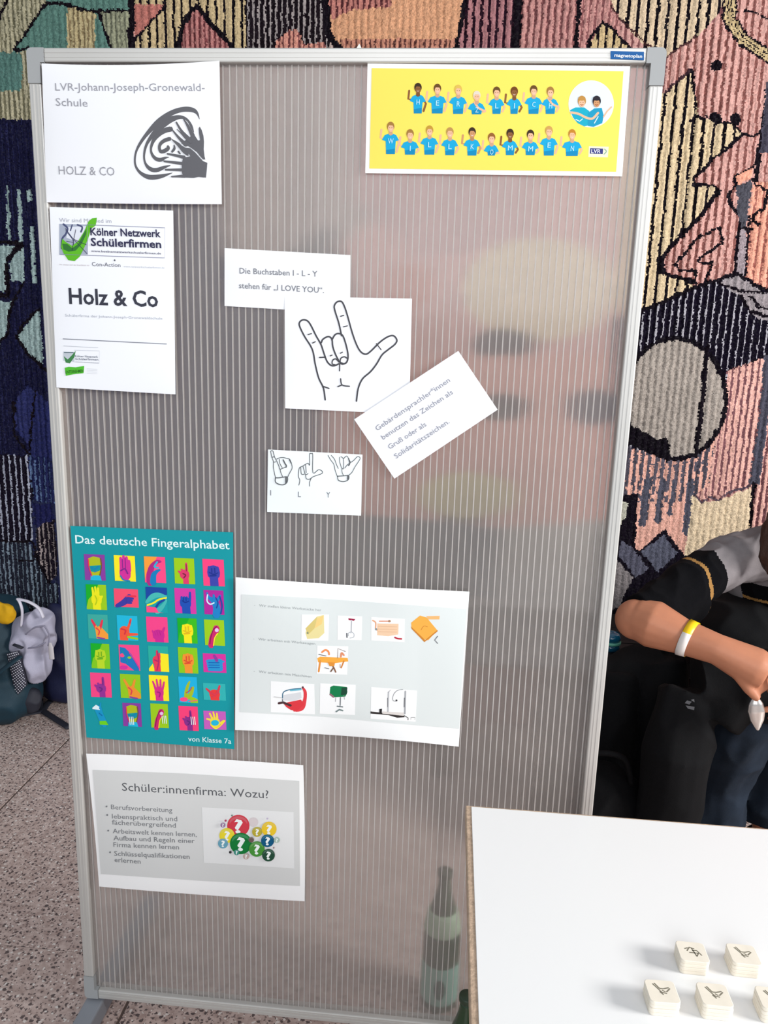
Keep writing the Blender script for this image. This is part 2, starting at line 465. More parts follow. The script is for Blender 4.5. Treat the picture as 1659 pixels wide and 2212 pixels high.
# lower right
stripes(inside([(1572, 803), (1660, 770), (1900, 740), (1900, 1400), (1610, 1400), (1620, 1052), (1500, 1082), (1480, 1000), (1540, 960)]), (206, 160, 148), (116, 78, 82), 0.0205, 0.0065)
paint(inside([(1652, 768), (1680, 768), (1640, 1048), (1618, 1048), (1640, 900)]), (70, 70, 82))
line([(1630, 1044), (1618, 1140), (1614, 1300)], 9)
m = inside([(1335, 950), (1380, 975), (1500, 985), (1545, 950), (1530, 1050), (1490, 1080), (1480, 1200), (1378, 1200), (1335, 1120)])
paint(m, (208, 158, 142))
s = (fnoise(0.014, 21) * 0.55 + ((WX % 0.024) < 0.012) * 0.45 + np.clip((1075 - V) / 400, -0.2, 0.22)) > 0.62
paint(m & s & (V < 1085), (78, 74, 84))
for x0, yb, w in ((1392, 1128, 17), (1424, 1125, 13), (1449, 1110, 8), (1486, 1150, 16)):
    line([(x0 + 8, 1040), (x0 + 2, 1080), (x0 - 3, yb)], w, (74, 74, 86))
paint(inside([(1495, 1070), (1530, 1086), (1560, 1078), (1622, 1054), (1614, 1260), (1475, 1260), (1478, 1192), (1490, 1140)]), (206, 186, 156))
line([(1500, 1072), (1516, 1084), (1536, 1074), (1552, 1082), (1570, 1066), (1620, 1050)], 5, (84, 70, 80))
paint(inside([(1330, 1075), (1378, 1066), (1372, 1182), (1378, 1192), (1340, 1240), (1330, 1240)]), (16, 10, 20))
paint(inside([(1336, 1085), (1357, 1085), (1352, 1118), (1344, 1130), (1336, 1130)]), (176, 174, 158))
paint(inside([(1300, 1150), (1378, 1192), (1435, 1144), (1480, 1200), (1620, 1200), (1620, 1420), (1300, 1420)]), (16, 11, 22))
paint(inside([(1434, 1156), (1464, 1196), (1420, 1236), (1384, 1192)]), (82, 84, 98))
paint(inside([(1342, 1170), (1362, 1180), (1402, 1230), (1372, 1248), (1338, 1198)]), (82, 82, 96))
paint(inside([(1330, 1208), (1340, 1215), (1366, 1248), (1340, 1310), (1320, 1320)]), (128, 122, 122))
# grey disc
CIR = ellipse(1459, 861, 114, 135); paint(CIR, BLK)
paint(ellipse(1459, 861, 104, 125), (152, 143, 134))
line([(1529, 745), (1518, 860), (1504, 985)], 10)
paint(inside([(1350, 918), (1378, 926), (1419, 950), (1444, 943), (1448, 992), (1400, 978), (1350, 955)]), BLK)
# left strip
paint(R4(-60, 258, 130, 420), NAVY); 
stripes(R4(-60, 258, 150, 1000), (18, 18, 44), (34, 36, 68), 0.018, 0.005)
PAL = (138, 158, 156)
for p in ([(11, 400), (18, 400), (24, 517), (17, 517)], [(36, 410), (44, 410), (49, 522), (41, 522)], [(58, 412), (66, 404), (67, 432), (59, 436)], [(64, 488), (71, 490), (77, 610), (69, 612)],
          [(-60, 530), (34, 530), (13, 560), (13, 630), (-60, 625)], [(21, 562), (49, 530), (53, 613), (38, 606), (23, 608)], [(-60, 642), (23, 652), (14, 704), (0, 744), (-60, 760)], [(36, 726), (84, 668), (94, 790), (62, 768)]):
    paint(inside(p), PAL)
line([(-60, 522), (30, 523), (46, 527), (33, 534)], 9); line([(46, 528), (13, 562), (16, 640)], 10); line([(-60, 636), (18, 637)], 10)
line([(50, 612), (22, 660), (14, 720), (-20, 760)], 6); line([(84, 668), (50, 700), (34, 728), (62, 768), (100, 800)], 7)
paint(inside([(30, 870), (60, 830), (75, 850), (60, 960), (35, 930)]), (38, 42, 84)); paint(inside([(66, 860), (80, 845), (110, 880), (110, 990), (64, 990)]), (34, 38, 80))
line([(28, 870), (30, 940), (64, 985)], 6); line([(75, 845), (62, 970)], 5)
stripes(inside([(-60, 980), (66, 985), (72, 1168), (-60, 1168)]), (17, 12, 26), (146, 150, 164), 0.0235, 0.006, 0.004, -0.003)
stripes(inside([(60, 985), (110, 990), (118, 1090), (70, 1080)]), (26, 30, 68), (84, 104, 138), 0.018, 0.007)
paint(inside([(70, 1088), (112, 1090), (116, 1130), (74, 1140)]), (28, 30, 72))
stripes(inside([(78, 1140), (118, 1120), (125, 1240), (104, 1260), (80, 1200)]), (20, 14, 24), (150, 138, 136), 0.018, 0.008)
stripes(inside([(-60, 1172), (62, 1172), (80, 1215), (104, 1260), (125, 1260), (125, 1330), (-60, 1330)]), (28, 30, 42), (112, 126, 138), 0.018, 0.007, 0.005)
line([(-60, 1168), (70, 1170), (80, 1210), (106, 1262)], 6); line([(30, 1208), (76, 1212)], 4)
paint(R4(-60, 1330, 640, 1800), (20, 18, 34))
# heathered wool: per-tuft variation
var = 1 + (rng.random(U.shape) - .5) * 0.42 + (NC - .5) * 0.14
COL *= var[..., None]
COL = np.clip(COL * np.array([1.17, 1.16, 1.18]) + (rng.random(U.shape) ** 3)[..., None] * 0.012, 0, 1)
HV = rng.random((nz + 1, nx + 1)) * 0.0035
hp = np.pad(HGT, ((0, 1), (0, 1)), mode='edge'); HV += hp
VX, VZ = np.meshgrid(X0 + np.arange(nx + 1) * CELL, Z0 + np.arange(nz + 1) * CELL)
VX = VX + (rng.random(VX.shape) - .5) * CELL * 0.5; VZ = VZ + (rng.random(VX.shape) - .5) * CELL * 0.5
co = np.stack([VX, WALL + 0.002 - HV, VZ], -1).reshape(-1, 3).astype(np.float32)
idx = np.arange((nz + 1) * (nx + 1)).reshape(nz + 1, nx + 1)
q = np.stack([idx[:-1, :-1], idx[:-1, 1:], idx[1:, 1:], idx[1:, :-1]], -1).reshape(-1, 4)
me = bpy.data.meshes.new('tapestry')
me.vertices.add(len(co)); me.vertices.foreach_set('co', co.ravel())
me.loops.add(q.size); me.loops.foreach_set('vertex_index', q.ravel().astype(np.int32))
me.polygons.add(len(q)); me.polygons.foreach_set('loop_start', (np.arange(len(q)) * 4).astype(np.int32))
me.update(calc_edges=True)
at = me.attributes.new('ink', 'FLOAT_COLOR', 'FACE')
at.data.foreach_set('color', np.concatenate([COL.reshape(-1, 3), np.ones((len(q), 1))], 1).astype(np.float32).ravel())
me.materials.append(PILE)
tap = link(bpy.data.objects.new('tapestry', me))
tag(tap, 'large tufted wool tapestry with pink, beige, black and navy striped shapes covering the back wall', 'tapestry')

# ------------------------------------------------------------------ display board
ALU = mat('anodised_aluminium', (204, 202, 198), 0.42, 0.35, 0.5, 0.05, 8)
CORNER = mat('grey_corner_plastic', (163, 165, 166), 0.5, 0, .4)
FOOTM = mat('grey_painted_steel', (146, 150, 158), 0.45, 0.1)
board = empty('display_board', (0.5, 0.014, FLOOR), 'tall translucent ribbed display board in an aluminium frame on floor feet', 'display board')
FW, FD, CL = 0.021, 0.028, 0.052
def rail(a, b, horiz):
    bm = bmesh.new(); add_box(bm, a, b, 0.0022, 2)
    # two shallow grooves along the face, as on extruded profile
    o = bm_obj('frame_rail', bm, ALU); attach(o, board)
    for k in (0.36, 0.68):
        g = 0.0009
        if horiz: aa = (a[0] + .002, -0.0006, a[2] + (b[2] - a[2]) * k - g); bb = (b[0] - .002, 0.001, a[2] + (b[2] - a[2]) * k + g)
        else: aa = (a[0] + (b[0] - a[0]) * k - g, -0.0006, a[2] + .002); bb = (a[0] + (b[0] - a[0]) * k + g, 0.001, b[2] - .002)
        bmg = bmesh.new(); add_box(bmg, aa, bb); s = bm_obj('ridge', bmg, ALU); s.parent = o
    return o
rail((CL * .55, 0, 1.8 - FW), (1 - CL * .55, FD, 1.8), True)
rail((CL * .55, 0, 0), (1 - CL * .55, FD, FW), True)
rail((0.0004, 0, CL), (FW, FD, 1.8 - CL), False)
rail((1 - FW, 0, CL), (0.9996, FD, 1.8 - CL), False)
for sx in (0, 1):
    for sz in (0, 1):
        bm = bmesh.new()
        w, h, arm = CL * .55 if True else 0, CL, FW + .0006
        pts = [(0, 0), (w, 0), (w, arm), (arm, arm), (arm, h), (0, h)]
        pts = [((1 - p[0]) if sx else p[0], (1.8 - p[1]) if sz else p[1]) for p in pts]
        if sx ^ sz: pts.reverse()
        vs = [bm.verts.new((p[0], -0.0008, p[1])) for p in pts]
        f = bm.faces.new(vs)
        r = bmesh.ops.extrude_face_region(bm, geom=[f])
        for v in r['geom']:
            if isinstance(v, bmesh.types.BMVert): v.co.y = FD + .0008
        bmesh.ops.recalc_face_normals(bm, faces=bm.faces)
        # round the outer corner
        ox, oz = (1 if sx else 0), (1.8 if sz else 0)
        es = [e for e in bm.edges if all(abs(v.co.x - ox) < 1e-5 and abs(v.co.z - oz) < 1e-5 for v in e.verts)]
        bmesh.ops.bevel(bm, geom=es, offset=0.008, segments=4, affect='EDGES', profile=0.5)
        o = bm_obj('corner_piece', bm, CORNER); attach(o, board)
# feet: flat steel bars front to back under both ends
for x in (0.0, 0.962):
    bm = bmesh.new(); add_box(bm, (x, -0.30, FLOOR), (x + .038, 0.33, -0.006), 0.004, 2)
    o = bm_obj('foot', bm, FOOTM); attach(o, board)

def panel_mat():
    m = bpy.data.materials.new('ribbed_polycarbonate'); m.use_nodes = True
    nt = m.node_tree; N = nt.nodes.new; L = nt.links.new
    out = nt.nodes['Material Output']; b = nt.nodes['Principled BSDF']
    b.inputs['Base Color'].default_value = (0.99, 0.985, 0.98, 1)
    b.inputs['Transmission Weight'].default_value = 1.0
    b.inputs['Roughness'].default_value = 0.12
    b.inputs['IOR'].default_value = 1.35
    tc = N('ShaderNodeTexCoord'); mp = N('ShaderNodeMapping'); mp.inputs['Scale'].default_value = (900, 1, 0.5)
    L(tc.outputs['Object'], mp.inputs['Vector'])
    n = N('ShaderNodeTexNoise'); n.inputs['Scale'].default_value = 1.0; n.inputs['Detail'].default_value = 1
    L(mp.outputs['Vector'], n.inputs['Vector'])
    bp = N('ShaderNodeBump'); bp.inputs['Strength'].default_value = 0.3; bp.inputs['Distance'].default_value = 0.0004
    L(n.outputs['Fac'], bp.inputs['Height']); L(bp.outputs['Normal'], b.inputs['Normal'])
    d = N('ShaderNodeBsdfDiffuse'); d.inputs['Color'].default_value = (*srgb((224, 216, 211)), 1)
    tr = N('ShaderNodeBsdfTranslucent'); tr.inputs['Color'].default_value = (*srgb((236, 232, 228)), 1)
    m1 = N('ShaderNodeMixShader'); m1.inputs['Fac'].default_value = 0.35
    L(d.outputs[0], m1.inputs[1]); L(tr.outputs[0], m1.inputs[2])
    m2 = N('ShaderNodeMixShader'); m2.inputs['Fac'].default_value = 0.20
    L(b.outputs[0], m2.inputs[1]); L(m1.outputs[0], m2.inputs[2])
    L(m2.outputs[0], out.inputs['Surface'])
    return m
def rib_mat():
    m = bpy.data.materials.new('rib_edge_light'); m.use_nodes = True
    nt = m.node_tree; N = nt.nodes.new; L = nt.links.new
    out = nt.nodes['Material Output']; nt.nodes.remove(nt.nodes['Principled BSDF'])
    d = N('ShaderNodeBsdfDiffuse'); d.inputs['Color'].default_value = (*srgb((236, 232, 230)), 1)
    tr = N('ShaderNodeBsdfTranslucent'); tr.inputs['Color'].default_value = (*srgb((236, 232, 230)), 1)
    tp = N('ShaderNodeBsdfTransparent')
    m1 = N('ShaderNodeMixShader'); m1.inputs['Fac'].default_value = 0.4
    L(d.outputs[0], m1.inputs[1]); L(tr.outputs[0], m1.inputs[2])
    m2 = N('ShaderNodeMixShader'); m2.inputs['Fac'].default_value = 0.38
    L(m1.outputs[0], m2.inputs[1]); L(tp.outputs[0], m2.inputs[2])
    L(m2.outputs[0], out.inputs['Surface'])
    return m
PF, PB = 0.010, 0.018
panel = box('panel', (FW - .002, PF, FW - .002), (1 - FW + .002, PB, 1.8 - FW + .002), panel_mat(), board)
RIBM = rib_mat()
bm = bmesh.new(); add_box(bm, (-0.0009, -0.0001, 0.0), (0.0009, 0.0062, 1.8 - 2 * FW))
rib_me = bpy.data.meshes.new('rib'); bm.to_mesh(rib_me); bm.free(); rib_me.materials.append(RIBM)
rr = random.Random(3)
k = FW + 0.008
while k < 1 - FW - .004:
    o = bpy.data.objects.new('rib', rib_me); link(o, panel)
    o.location = (k + rr.uniform(-.0003, .0003), PF, FW)
    k += 0.0111

# ------------------------------------------------------------------ prints: ink laid on curved paper
VPX, VPY = 593.0, 8776.0
_fonts = {}
def text_mesh(s, bold=0.0):
    key = (s, bold)
    if key in _fonts: return _fonts[key]
    cu = bpy.data.curves.new('t', 'FONT'); cu.body = s; cu.resolution_u = 2; cu.offset = bold
    ob = bpy.data.objects.new('t', cu); scene.collection.objects.link(ob)
    dg = bpy.context.evaluated_depsgraph_get(); dg.update()
    me = bpy.data.meshes.new_from_object(ob.evaluated_get(dg))
    me.calc_loop_triangles()
    v = [(p.co.x, p.co.y) for p in me.vertices]; f = [tuple(t.vertices) for t in me.loop_triangles]
    bpy.data.objects.remove(ob); bpy.data.meshes.remove(me)
    _fonts[key] = (v, f)
    return v, f
CAPH = max(y for x, y in text_mesh('H')[0])

class Paper:
    def __init__(self, name, label, cat, corners, y0, bulge=0.0, rgb=(252, 252, 254), bow=(0, 0, 0, 0), wave=None, group=None, rough=.62, n=40):
        self.y0 = y0; self.c = [np.array(p, float) for p in corners]
        pts = [hit(*p, y=y0) for p in self.c]
        self.xa = min(p[0] for p in pts); self.xb = max(p[0] for p in pts)
        self.za = min(p[2] for p in pts); self.zb = max(p[2] for p in pts)
        self.b = bulge; self.wave = wave
        vs, fs = [], []
        for j in range(n + 1):
            for i in range(n + 1):
                s, t = i / n, j / n
                p = self.px(s, t)
                bs, bt = 4 * s * (1 - s), 4 * t * (1 - t)
                p = p + np.array([0, bow[0] * bs * (1 - t) + bow[2] * bs * t]) + np.array([bow[3] * bt * (1 - s) + bow[1] * bt * s, 0])
                vs.append(self.at(p[0], p[1], 0))
        for j in range(n):
            for i in range(n):
                a = j * (n + 1) + i
                fs.append((a, a + n + 1, a + n + 2, a + 1))
        loc = np.mean([hit(*p, y=y0) for p in self.c], 0)
        self.loc = loc
        m = mat('paper_%d_%d_%d' % rgb, rgb, rough, 0, 0.25)
        self.o = mesh_obj(name, [v - loc for v in vs], fs, m, None, True)
        self.o.location = loc
        md = self.o.modifiers.new('thickness', 'SOLIDIFY'); md.thickness = 0.0004; md.offset = -1
        es = self.o.modifiers.new('crisp', 'EDGE_SPLIT'); es.split_angle = 0.6
        tag(self.o, label, cat, group)
    def px(self, s, t):
        a, b, c, d = self.c
        return a * (1 - s) * (1 - t) + b * s * (1 - t) + c * s * t + d * (1 - s) * t
    def depth(self, X, Z):
        s = min(max((X - self.xa) / (self.xb - self.xa), 0), 1); t = min(max((self.zb - Z) / (self.zb - self.za), 0), 1)
        d = self.b * (16 * s * (1 - s) * t * (1 - t)) ** 0.7
        if self.wave: d += self.wave(s, t)
        return d
    def at(self, u, v, lift):
        y = self.y0 - lift
        for _ in range(3):
            P = hit(u, v, y=y); y = self.y0 - self.depth(P[0], P[2]) - lift
        return hit(u, v, y=y)

class Ink:
    """flat print: polygons given where they lie on the sheet, one mesh per printed item"""
    def __init__(self, paper, name, parent=None, label=None):
        self.p = paper; self.name = name; self.parent = parent or paper.o; self.v = []; self.f = []; self.c = []; self.layer = 0; self.label = label; self.marks = []
        self.base = 0.0005 if paper.wave else 0.0003
    def tri(self, a, b, c, col, lift, depth=0):
        L = max(math.dist(a, b), math.dist(b, c), math.dist(c, a))
        if L > 11 and depth < 9 and (self.p.b or self.p.wave):
            if math.dist(a, b) == L: m = ((a[0] + b[0]) / 2, (a[1] + b[1]) / 2); self.tri(a, m, c, col, lift, depth + 1); self.tri(m, b, c, col, lift, depth + 1)
            elif math.dist(b, c) == L: m = ((c[0] + b[0]) / 2, (c[1] + b[1]) / 2); self.tri(a, b, m, col, lift, depth + 1); self.tri(a, m, c, col, lift, depth + 1)
            else: m = ((a[0] + c[0]) / 2, (a[1] + c[1]) / 2); self.tri(a, b, m, col, lift, depth + 1); self.tri(m, b, c, col, lift, depth + 1)
            return
        o = len(self.v)
        self.v += [self.p.at(*q, lift) for q in (a, b, c)]
        cr = (b[0] - a[0]) * (c[1] - a[1]) - (b[1] - a[1]) * (c[0] - a[0])
        self.f.append((o, o + 1, o + 2) if cr < 0 else (o, o + 2, o + 1)); self.c.append(col)
    def lift(self): return self.base + self.layer * 0.00006
    def poly(self, pts, col, up=True):
        if up: self.layer += 1
        col = srgb(col)
        t = geometry.tessellate_polygon([[Vector((p[0], p[1], 0)) for p in pts]])
        for a, b, c in t: self.tri(tuple(pts[a]), tuple(pts[b]), tuple(pts[c]), col, self.lift())
        return self
    def rect(self, x0, y0, x1, y1, col, sk=0.0):
        return self.poly([(x0, y0), (x1, y0 + sk * (x1 - x0)), (x1, y1 + sk * (x1 - x0)), (x0, y1)], col)
    def ellipse(self, cx, cy, rx, ry, col, n=20, a0=0, a1=360):
        pts = [(cx + rx * math.cos(math.radians(a0 + (a1 - a0) * k / n)), cy + ry * math.sin(math.radians(a0 + (a1 - a0) * k / n))) for k in range(n)]
        return self.poly(pts, col)
    def stroke(self, pts, w, col, up=True, smooth=False):
        """polyline with one width or a width for each point, rounded joints"""
        if up: self.layer += 1
        if not hasattr(w, '__len__'): w = [w] * len(pts)
        if smooth and len(pts) > 2:
            q = smooth_path([(p[0], p[1], ww) for p, ww in zip(pts, w)], 4)
            pts = [(a.x, a.y) for a in q]; w = [max(a.z, 0.2) for a in q]
        col = srgb(col); L = self.lift()
        n = len(pts); l, r = [], []
        for i in range(n):
            a = pts[max(i - 1, 0)]; b = pts[min(i + 1, n - 1)]
            dx, dy = b[0] - a[0], b[1] - a[1]; d = math.hypot(dx, dy) or 1
            nx_, ny_ = -dy / d * w[i] / 2, dx / d * w[i] / 2
            l.append((pts[i][0] + nx_, pts[i][1] + ny_)); r.append((pts[i][0] - nx_, pts[i][1] - ny_))
        for i in range(n - 1):
            self.tri(l[i], r[i], r[i + 1], col, L); self.tri(l[i], r[i + 1], l[i + 1], col, L)
        for e in (0, n - 1):
            if w[e] > 1.2:
                k = 6; c = pts[e]
                ring = [(c[0] + w[e] / 2 * math.cos(2 * math.pi * q / k), c[1] + w[e] / 2 * math.sin(2 * math.pi * q / k)) for q in range(k)]
                for q in range(1, k - 1): self.tri(ring[0], ring[q], ring[q + 1], col, L + 0.00001)
        return self
    def text(self, s, x0, y0, x1, y1, h, col=(90, 90, 98), bold=0.0, up=None):
        self.layer += 1
        if self.name == 'lettering': self.mark()
        v, f = text_mesh(s, bold)
        mx = max(p[0] for p in v); mn = min(p[0] for p in v)
        if up is None:
            d = np.array([x0 - VPX, y0 - VPY]); d /= np.linalg.norm(d); up = d
        else:
            up = np.array(up, float); up /= np.linalg.norm(up)
        b = np.array([x1 - x0, y1 - y0], float)
        pts = [(x0 + b[0] * (p[0] - mn) / (mx - mn) + up[0] * h * p[1] / CAPH, y0 + b[1] * (p[0] - mn) / (mx - mn) + up[1] * h * p[1] / CAPH) for p in v]
        L = self.lift(); col = srgb(col); o = len(self.v)
        self.v += [self.p.at(*q, L) for q in pts]
        for t in f:
            a, bb, c = (pts[i] for i in t)
            cr = (bb[0] - a[0]) * (c[1] - a[1]) - (bb[1] - a[1]) * (c[0] - a[0])
            t = t if cr < 0 else (t[0], t[2], t[1])
            self.f.append(tuple(i + o for i in t)); self.c.append(col)
        return self
    def mark(self): self.marks.append((len(self.v), len(self.f)))
    def done(self):
        loc = self.p.loc
        cuts = self.marks if self.marks and self.marks[0] == (0, 0) else [(0, 0)] + self.marks
        cuts = cuts + [(len(self.v), len(self.f))]
        for (v0, f0), (v1, f1) in zip(cuts[:-1], cuts[1:]):       # every line of text, every bubble is a part of its own
            if f1 == f0: continue
            o = mesh_obj(self.name, [v - loc for v in self.v[v0:v1]], [tuple(i - v0 for i in f) for f in self.f[f0:f1]], INK)
            o.parent = self.parent
            at = o.data.attributes.new('ink', 'FLOAT_COLOR', 'FACE')
            at.data.foreach_set('color', np.array([(*c, 1) for c in self.c[f0:f1]], np.float32).ravel())
        if self.label: o['label'] = self.label
        return o
def Z(ox, oy, sc):
    """maps points read off an enlarged view back to the photograph's frame"""
    return lambda pts: [(ox + x / sc, oy + y / sc) for x, y in pts]

# ---- A: landscape school sheet
A = Paper('paper_sheet', 'white landscape sheet with a grey ear and hands logo, stuck at the board top left', 'paper sheet',
          [(90, 137), (474, 131), (479, 441), (101, 437)], -0.0016, 0.006, (246, 247, 251), (6, 0, 1, 0))
g = (160, 160, 168)
i = Ink(A, 'lettering')
i.text('LVR-Johann-Joseph-Gronewald-', 119.5, 195.5, 442.5, 196.5, 16, g)
i.text('Schule', 120.5, 228.2, 189.5, 230.6, 16.5, g); i.text('HOLZ & CO', 127, 376.5, 247.7, 379.3, 18, g); i.done()
i = Ink(A, 'logo'); z = Z(270, 210, 8.295); G = (99, 99, 104)
def LS(pts, w): i.stroke(z(pts), [a / 8.295 for a in w], G, True, True)
LS([(1335, 395), (1300, 300), (1240, 240), (1130, 215), (1000, 225), (860, 270), (720, 350), (590, 450), (470, 570), (360, 700), (270, 830), (205, 960), (178, 1090), (185, 1210), (235, 1310), (320, 1385), (430, 1430), (560, 1430), (690, 1405), (850, 1355)],
   [6, 40, 75, 92, 90, 92, 100, 100, 80, 60, 50, 38, 34, 36, 45, 65, 85, 85, 62, 6])
LS([(1235, 630), (1190, 520), (1130, 420), (1050, 365), (940, 360), (800, 410), (680, 490), (560, 600), (470, 710), (395, 830), (355, 950), (342, 1070), (360, 1170), (410, 1250), (490, 1300), (590, 1300), (700, 1255), (815, 1222)],
   [8, 45, 40, 50, 80, 110, 120, 90, 70, 50, 42, 34, 38, 60, 75, 75, 55, 8])
LS([(815, 570), (720, 595), (620, 655), (530, 745), (480, 850), (465, 950), (495, 1040), (560, 1105), (640, 1120), (720, 1085), (790, 1075)],
   [95, 90, 80, 70, 50, 38, 50, 65, 70, 40, 8])
LS([(800, 745), (710, 775), (640, 830), (615, 900), (640, 970), (700, 965), (770, 920), (770, 880)], [70, 68, 60, 50, 60, 72, 66, 44])
LS([(880, 860), (885, 920), (845, 975)], [20, 45, 40]); LS([(955, 970), (985, 1010)], [30, 30])
# upper hand
i.poly(z([(1045, 795), (1085, 770), (1160, 720), (1215, 650), (1260, 700), (1310, 775), (1345, 770), (1325, 640), (1320, 560), (1340, 525), (1375, 590), (1405, 690), (1415, 800), (1410, 930), (1425, 1060), (1440, 1115), (1400, 1115), (1340, 1050), (1290, 985), (1210, 925), (1140, 880), (1060, 850), (1010, 830)]), G)
for pts, w in (([(1130, 740), (1010, 600), (920, 450)], [80, 45, 30]), ([(1215, 690), (1130, 520), (1050, 390)], [80, 50, 22]), ([(1090, 850), (960, 720), (840, 575)], [75, 45, 22]), ([(1180, 800), (1080, 730), (1000, 640), (930, 575)], [60, 26, 20, 12])):
    i.stroke(z(pts), [a / 8.295 for a in w], G, True, True)
# lower hand
i.poly(z([(1020, 870), (1080, 900), (1170, 915), (1260, 990), (1330, 1070), (1400, 1145), (1475, 1175), (1465, 1300), (1450, 1440), (1320, 1425), (1230, 1445), (1060, 1435), (1020, 1360), (1015, 1200), (1040, 1080), (1170, 1060), (1150, 1020), (1050, 960)]), G)
for pts, w in (([(1060, 1075), (900, 1040), (760, 1012)], [60, 42, 30]), ([(1050, 1190), (860, 1165), (700, 1145)], [55, 45, 30]), ([(1050, 1300), (880, 1298), (725, 1298)], [55, 42, 30]), ([(1070, 1412), (950, 1415), (835, 1422)], [60, 38, 24]),
               ([(840, 755), (960, 850), (1050, 960), (1120, 1030)], [16, 60, 60, 40])):
    i.stroke(z(pts), [a / 8.295 for a in w], G, True, True)
i.done()

# ---- B: portrait sheet
B = Paper('paper_sheet', 'white portrait sheet reading Holz & Co with a green tick logo, at the left frame', 'paper sheet',
          [(107, 447), (374, 455), (379, 852), (122, 837)], -0.0012, 0.004, (246, 248, 253))
i = Ink(B, 'lettering')
i.text('Wir sind Mitglied im', 128, 479.5, 241, 481.5, 8.5, (178, 180, 190))
i.text('Holz & Co', 149.6, 655.7, 342, 662.8, 33, (58, 60, 72), 0.02)
i.text('Schülerfirma der Johann-Joseph-Gronewaldschule', 140.5, 683.5, 351, 690.5, 5.2, (176, 180, 190))
i.text('Wir arbeiten nach den Grundsätzen von', 128, 572.8, 193, 574.6, 3.2, (196, 186, 190)); i.text('www.netzwerkschuelerfirmen.de', 267, 577.3, 355.5, 580.2, 3.8, (190, 194, 204))
i.text('Con-Action', 198.5, 574.4, 260.3, 576.9, 8.5, (110, 112, 124)); i.ellipse(247.6, 562.3, 1.8, 2, (90, 92, 100))
i.stroke([(136.2, 731.9), (359.7, 743)], 1.5, (130, 134, 146)); i.stroke([(137, 747), (212, 751)], .9, (196, 200, 208)); i.done()
i = Ink(B, 'logo'); z = Z(80, 440, 3.95); NV = (52, 52, 82)
i.poly(z([(190, 172), (430, 178), (430, 434), (190, 430)]), (170, 178, 196)); i.poly(z([(260, 200), (430, 190), (425, 330), (330, 320), (250, 290)]), (226, 230, 240))
for pts, w in (([(225, 175), (260, 210), (245, 260), (215, 300), (210, 380)], 16), ([(345, 180), (385, 200), (375, 240)], 15), ([(245, 230), (300, 300), (310, 340), (300, 420)], 6), ([(300, 180), (285, 230)], 10)):
    i.stroke(z(pts), w / 3.95, (78, 84, 120), True, True)
GR = (96, 186, 40)
i.poly(z([(215, 300), (250, 330), (300, 360), (350, 320), (400, 240), (440, 150), (470, 125), (510, 120), (500, 185), (460, 215), (435, 300), (400, 380), (365, 450), (320, 490), (265, 480), (225, 420), (205, 370)]), GR)
i.poly(z([(215, 340), (260, 345), (300, 380), (350, 345), (400, 250), (420, 215), (420, 260), (380, 345), (330, 400), (270, 410), (225, 390)]), (52, 118, 52))
for pts in ([(240, 210), (300, 290), (430, 430)], [(305, 300), (420, 350)], [(310, 320), (330, 220)], [(250, 320), (310, 330), (300, 400)]):
    i.stroke(z(pts), 1.2, NV)
i.stroke(z([(430, 180), (1090, 205), (1088, 462), (190, 432)]), 1.0, (140, 142, 170)); i.stroke(z([(432, 180), (430, 434)]), .8, (150, 152, 176))
i.text('Kölner Netzwerk', 195.2, 507.8, 347.1, 512.2, 15.8, NV, 0.02); i.text('Schülerfirmen', 196, 530.6, 348.4, 535.7, 16.5, NV, 0.022)
i.text('www.koelnernetzwerkschuelerfirmen.de', 196.5, 543.8, 347.8, 549.4, 4.2, (92, 92, 116), 0.01); i.done()
i = Ink(B, 'logo')
i.poly(z([(225, 1262), (318, 1266), (318, 1348), (225, 1340)]), (196, 204, 212)); i.poly(z([(228, 1300), (262, 1330), (300, 1290), (330, 1255), (318, 1310), (280, 1362), (245, 1356)]), (66, 132, 76))
i.stroke(z([(232, 1270), (310, 1270)]), 1.6, (60, 84, 92)); i.stroke(z([(318, 1250), (532, 1256), (530, 1362), (318, 1350)]), .6, (178, 182, 194))
i.text('Kölner Netzwerk', 162, 771.3, 211.6, 773, 4.4, (120, 126, 142), .01); i.text('Schülerfirmen', 162.5, 777.2, 212.4, 779, 4.4, (120, 126, 142), .01); i.text('www.koelnernetzwerkschuelerfirmen.de', 163, 782, 213, 784.6, 1.8, (160, 164, 174))
i.poly(z([(236, 1400), (270, 1392), (330, 1396), (402, 1384), (396, 1446), (330, 1452), (245, 1468)]), (84, 190, 52)); i.text('UNTERNEHMEN', 141, 807.2, 180, 804, 6.2, (36, 96, 30), .02)
for k in range(4): i.stroke(z([(425, 1408 + k * 13), (515, 1412 + k * 13)]), .5, (204, 206, 212))
i.done()

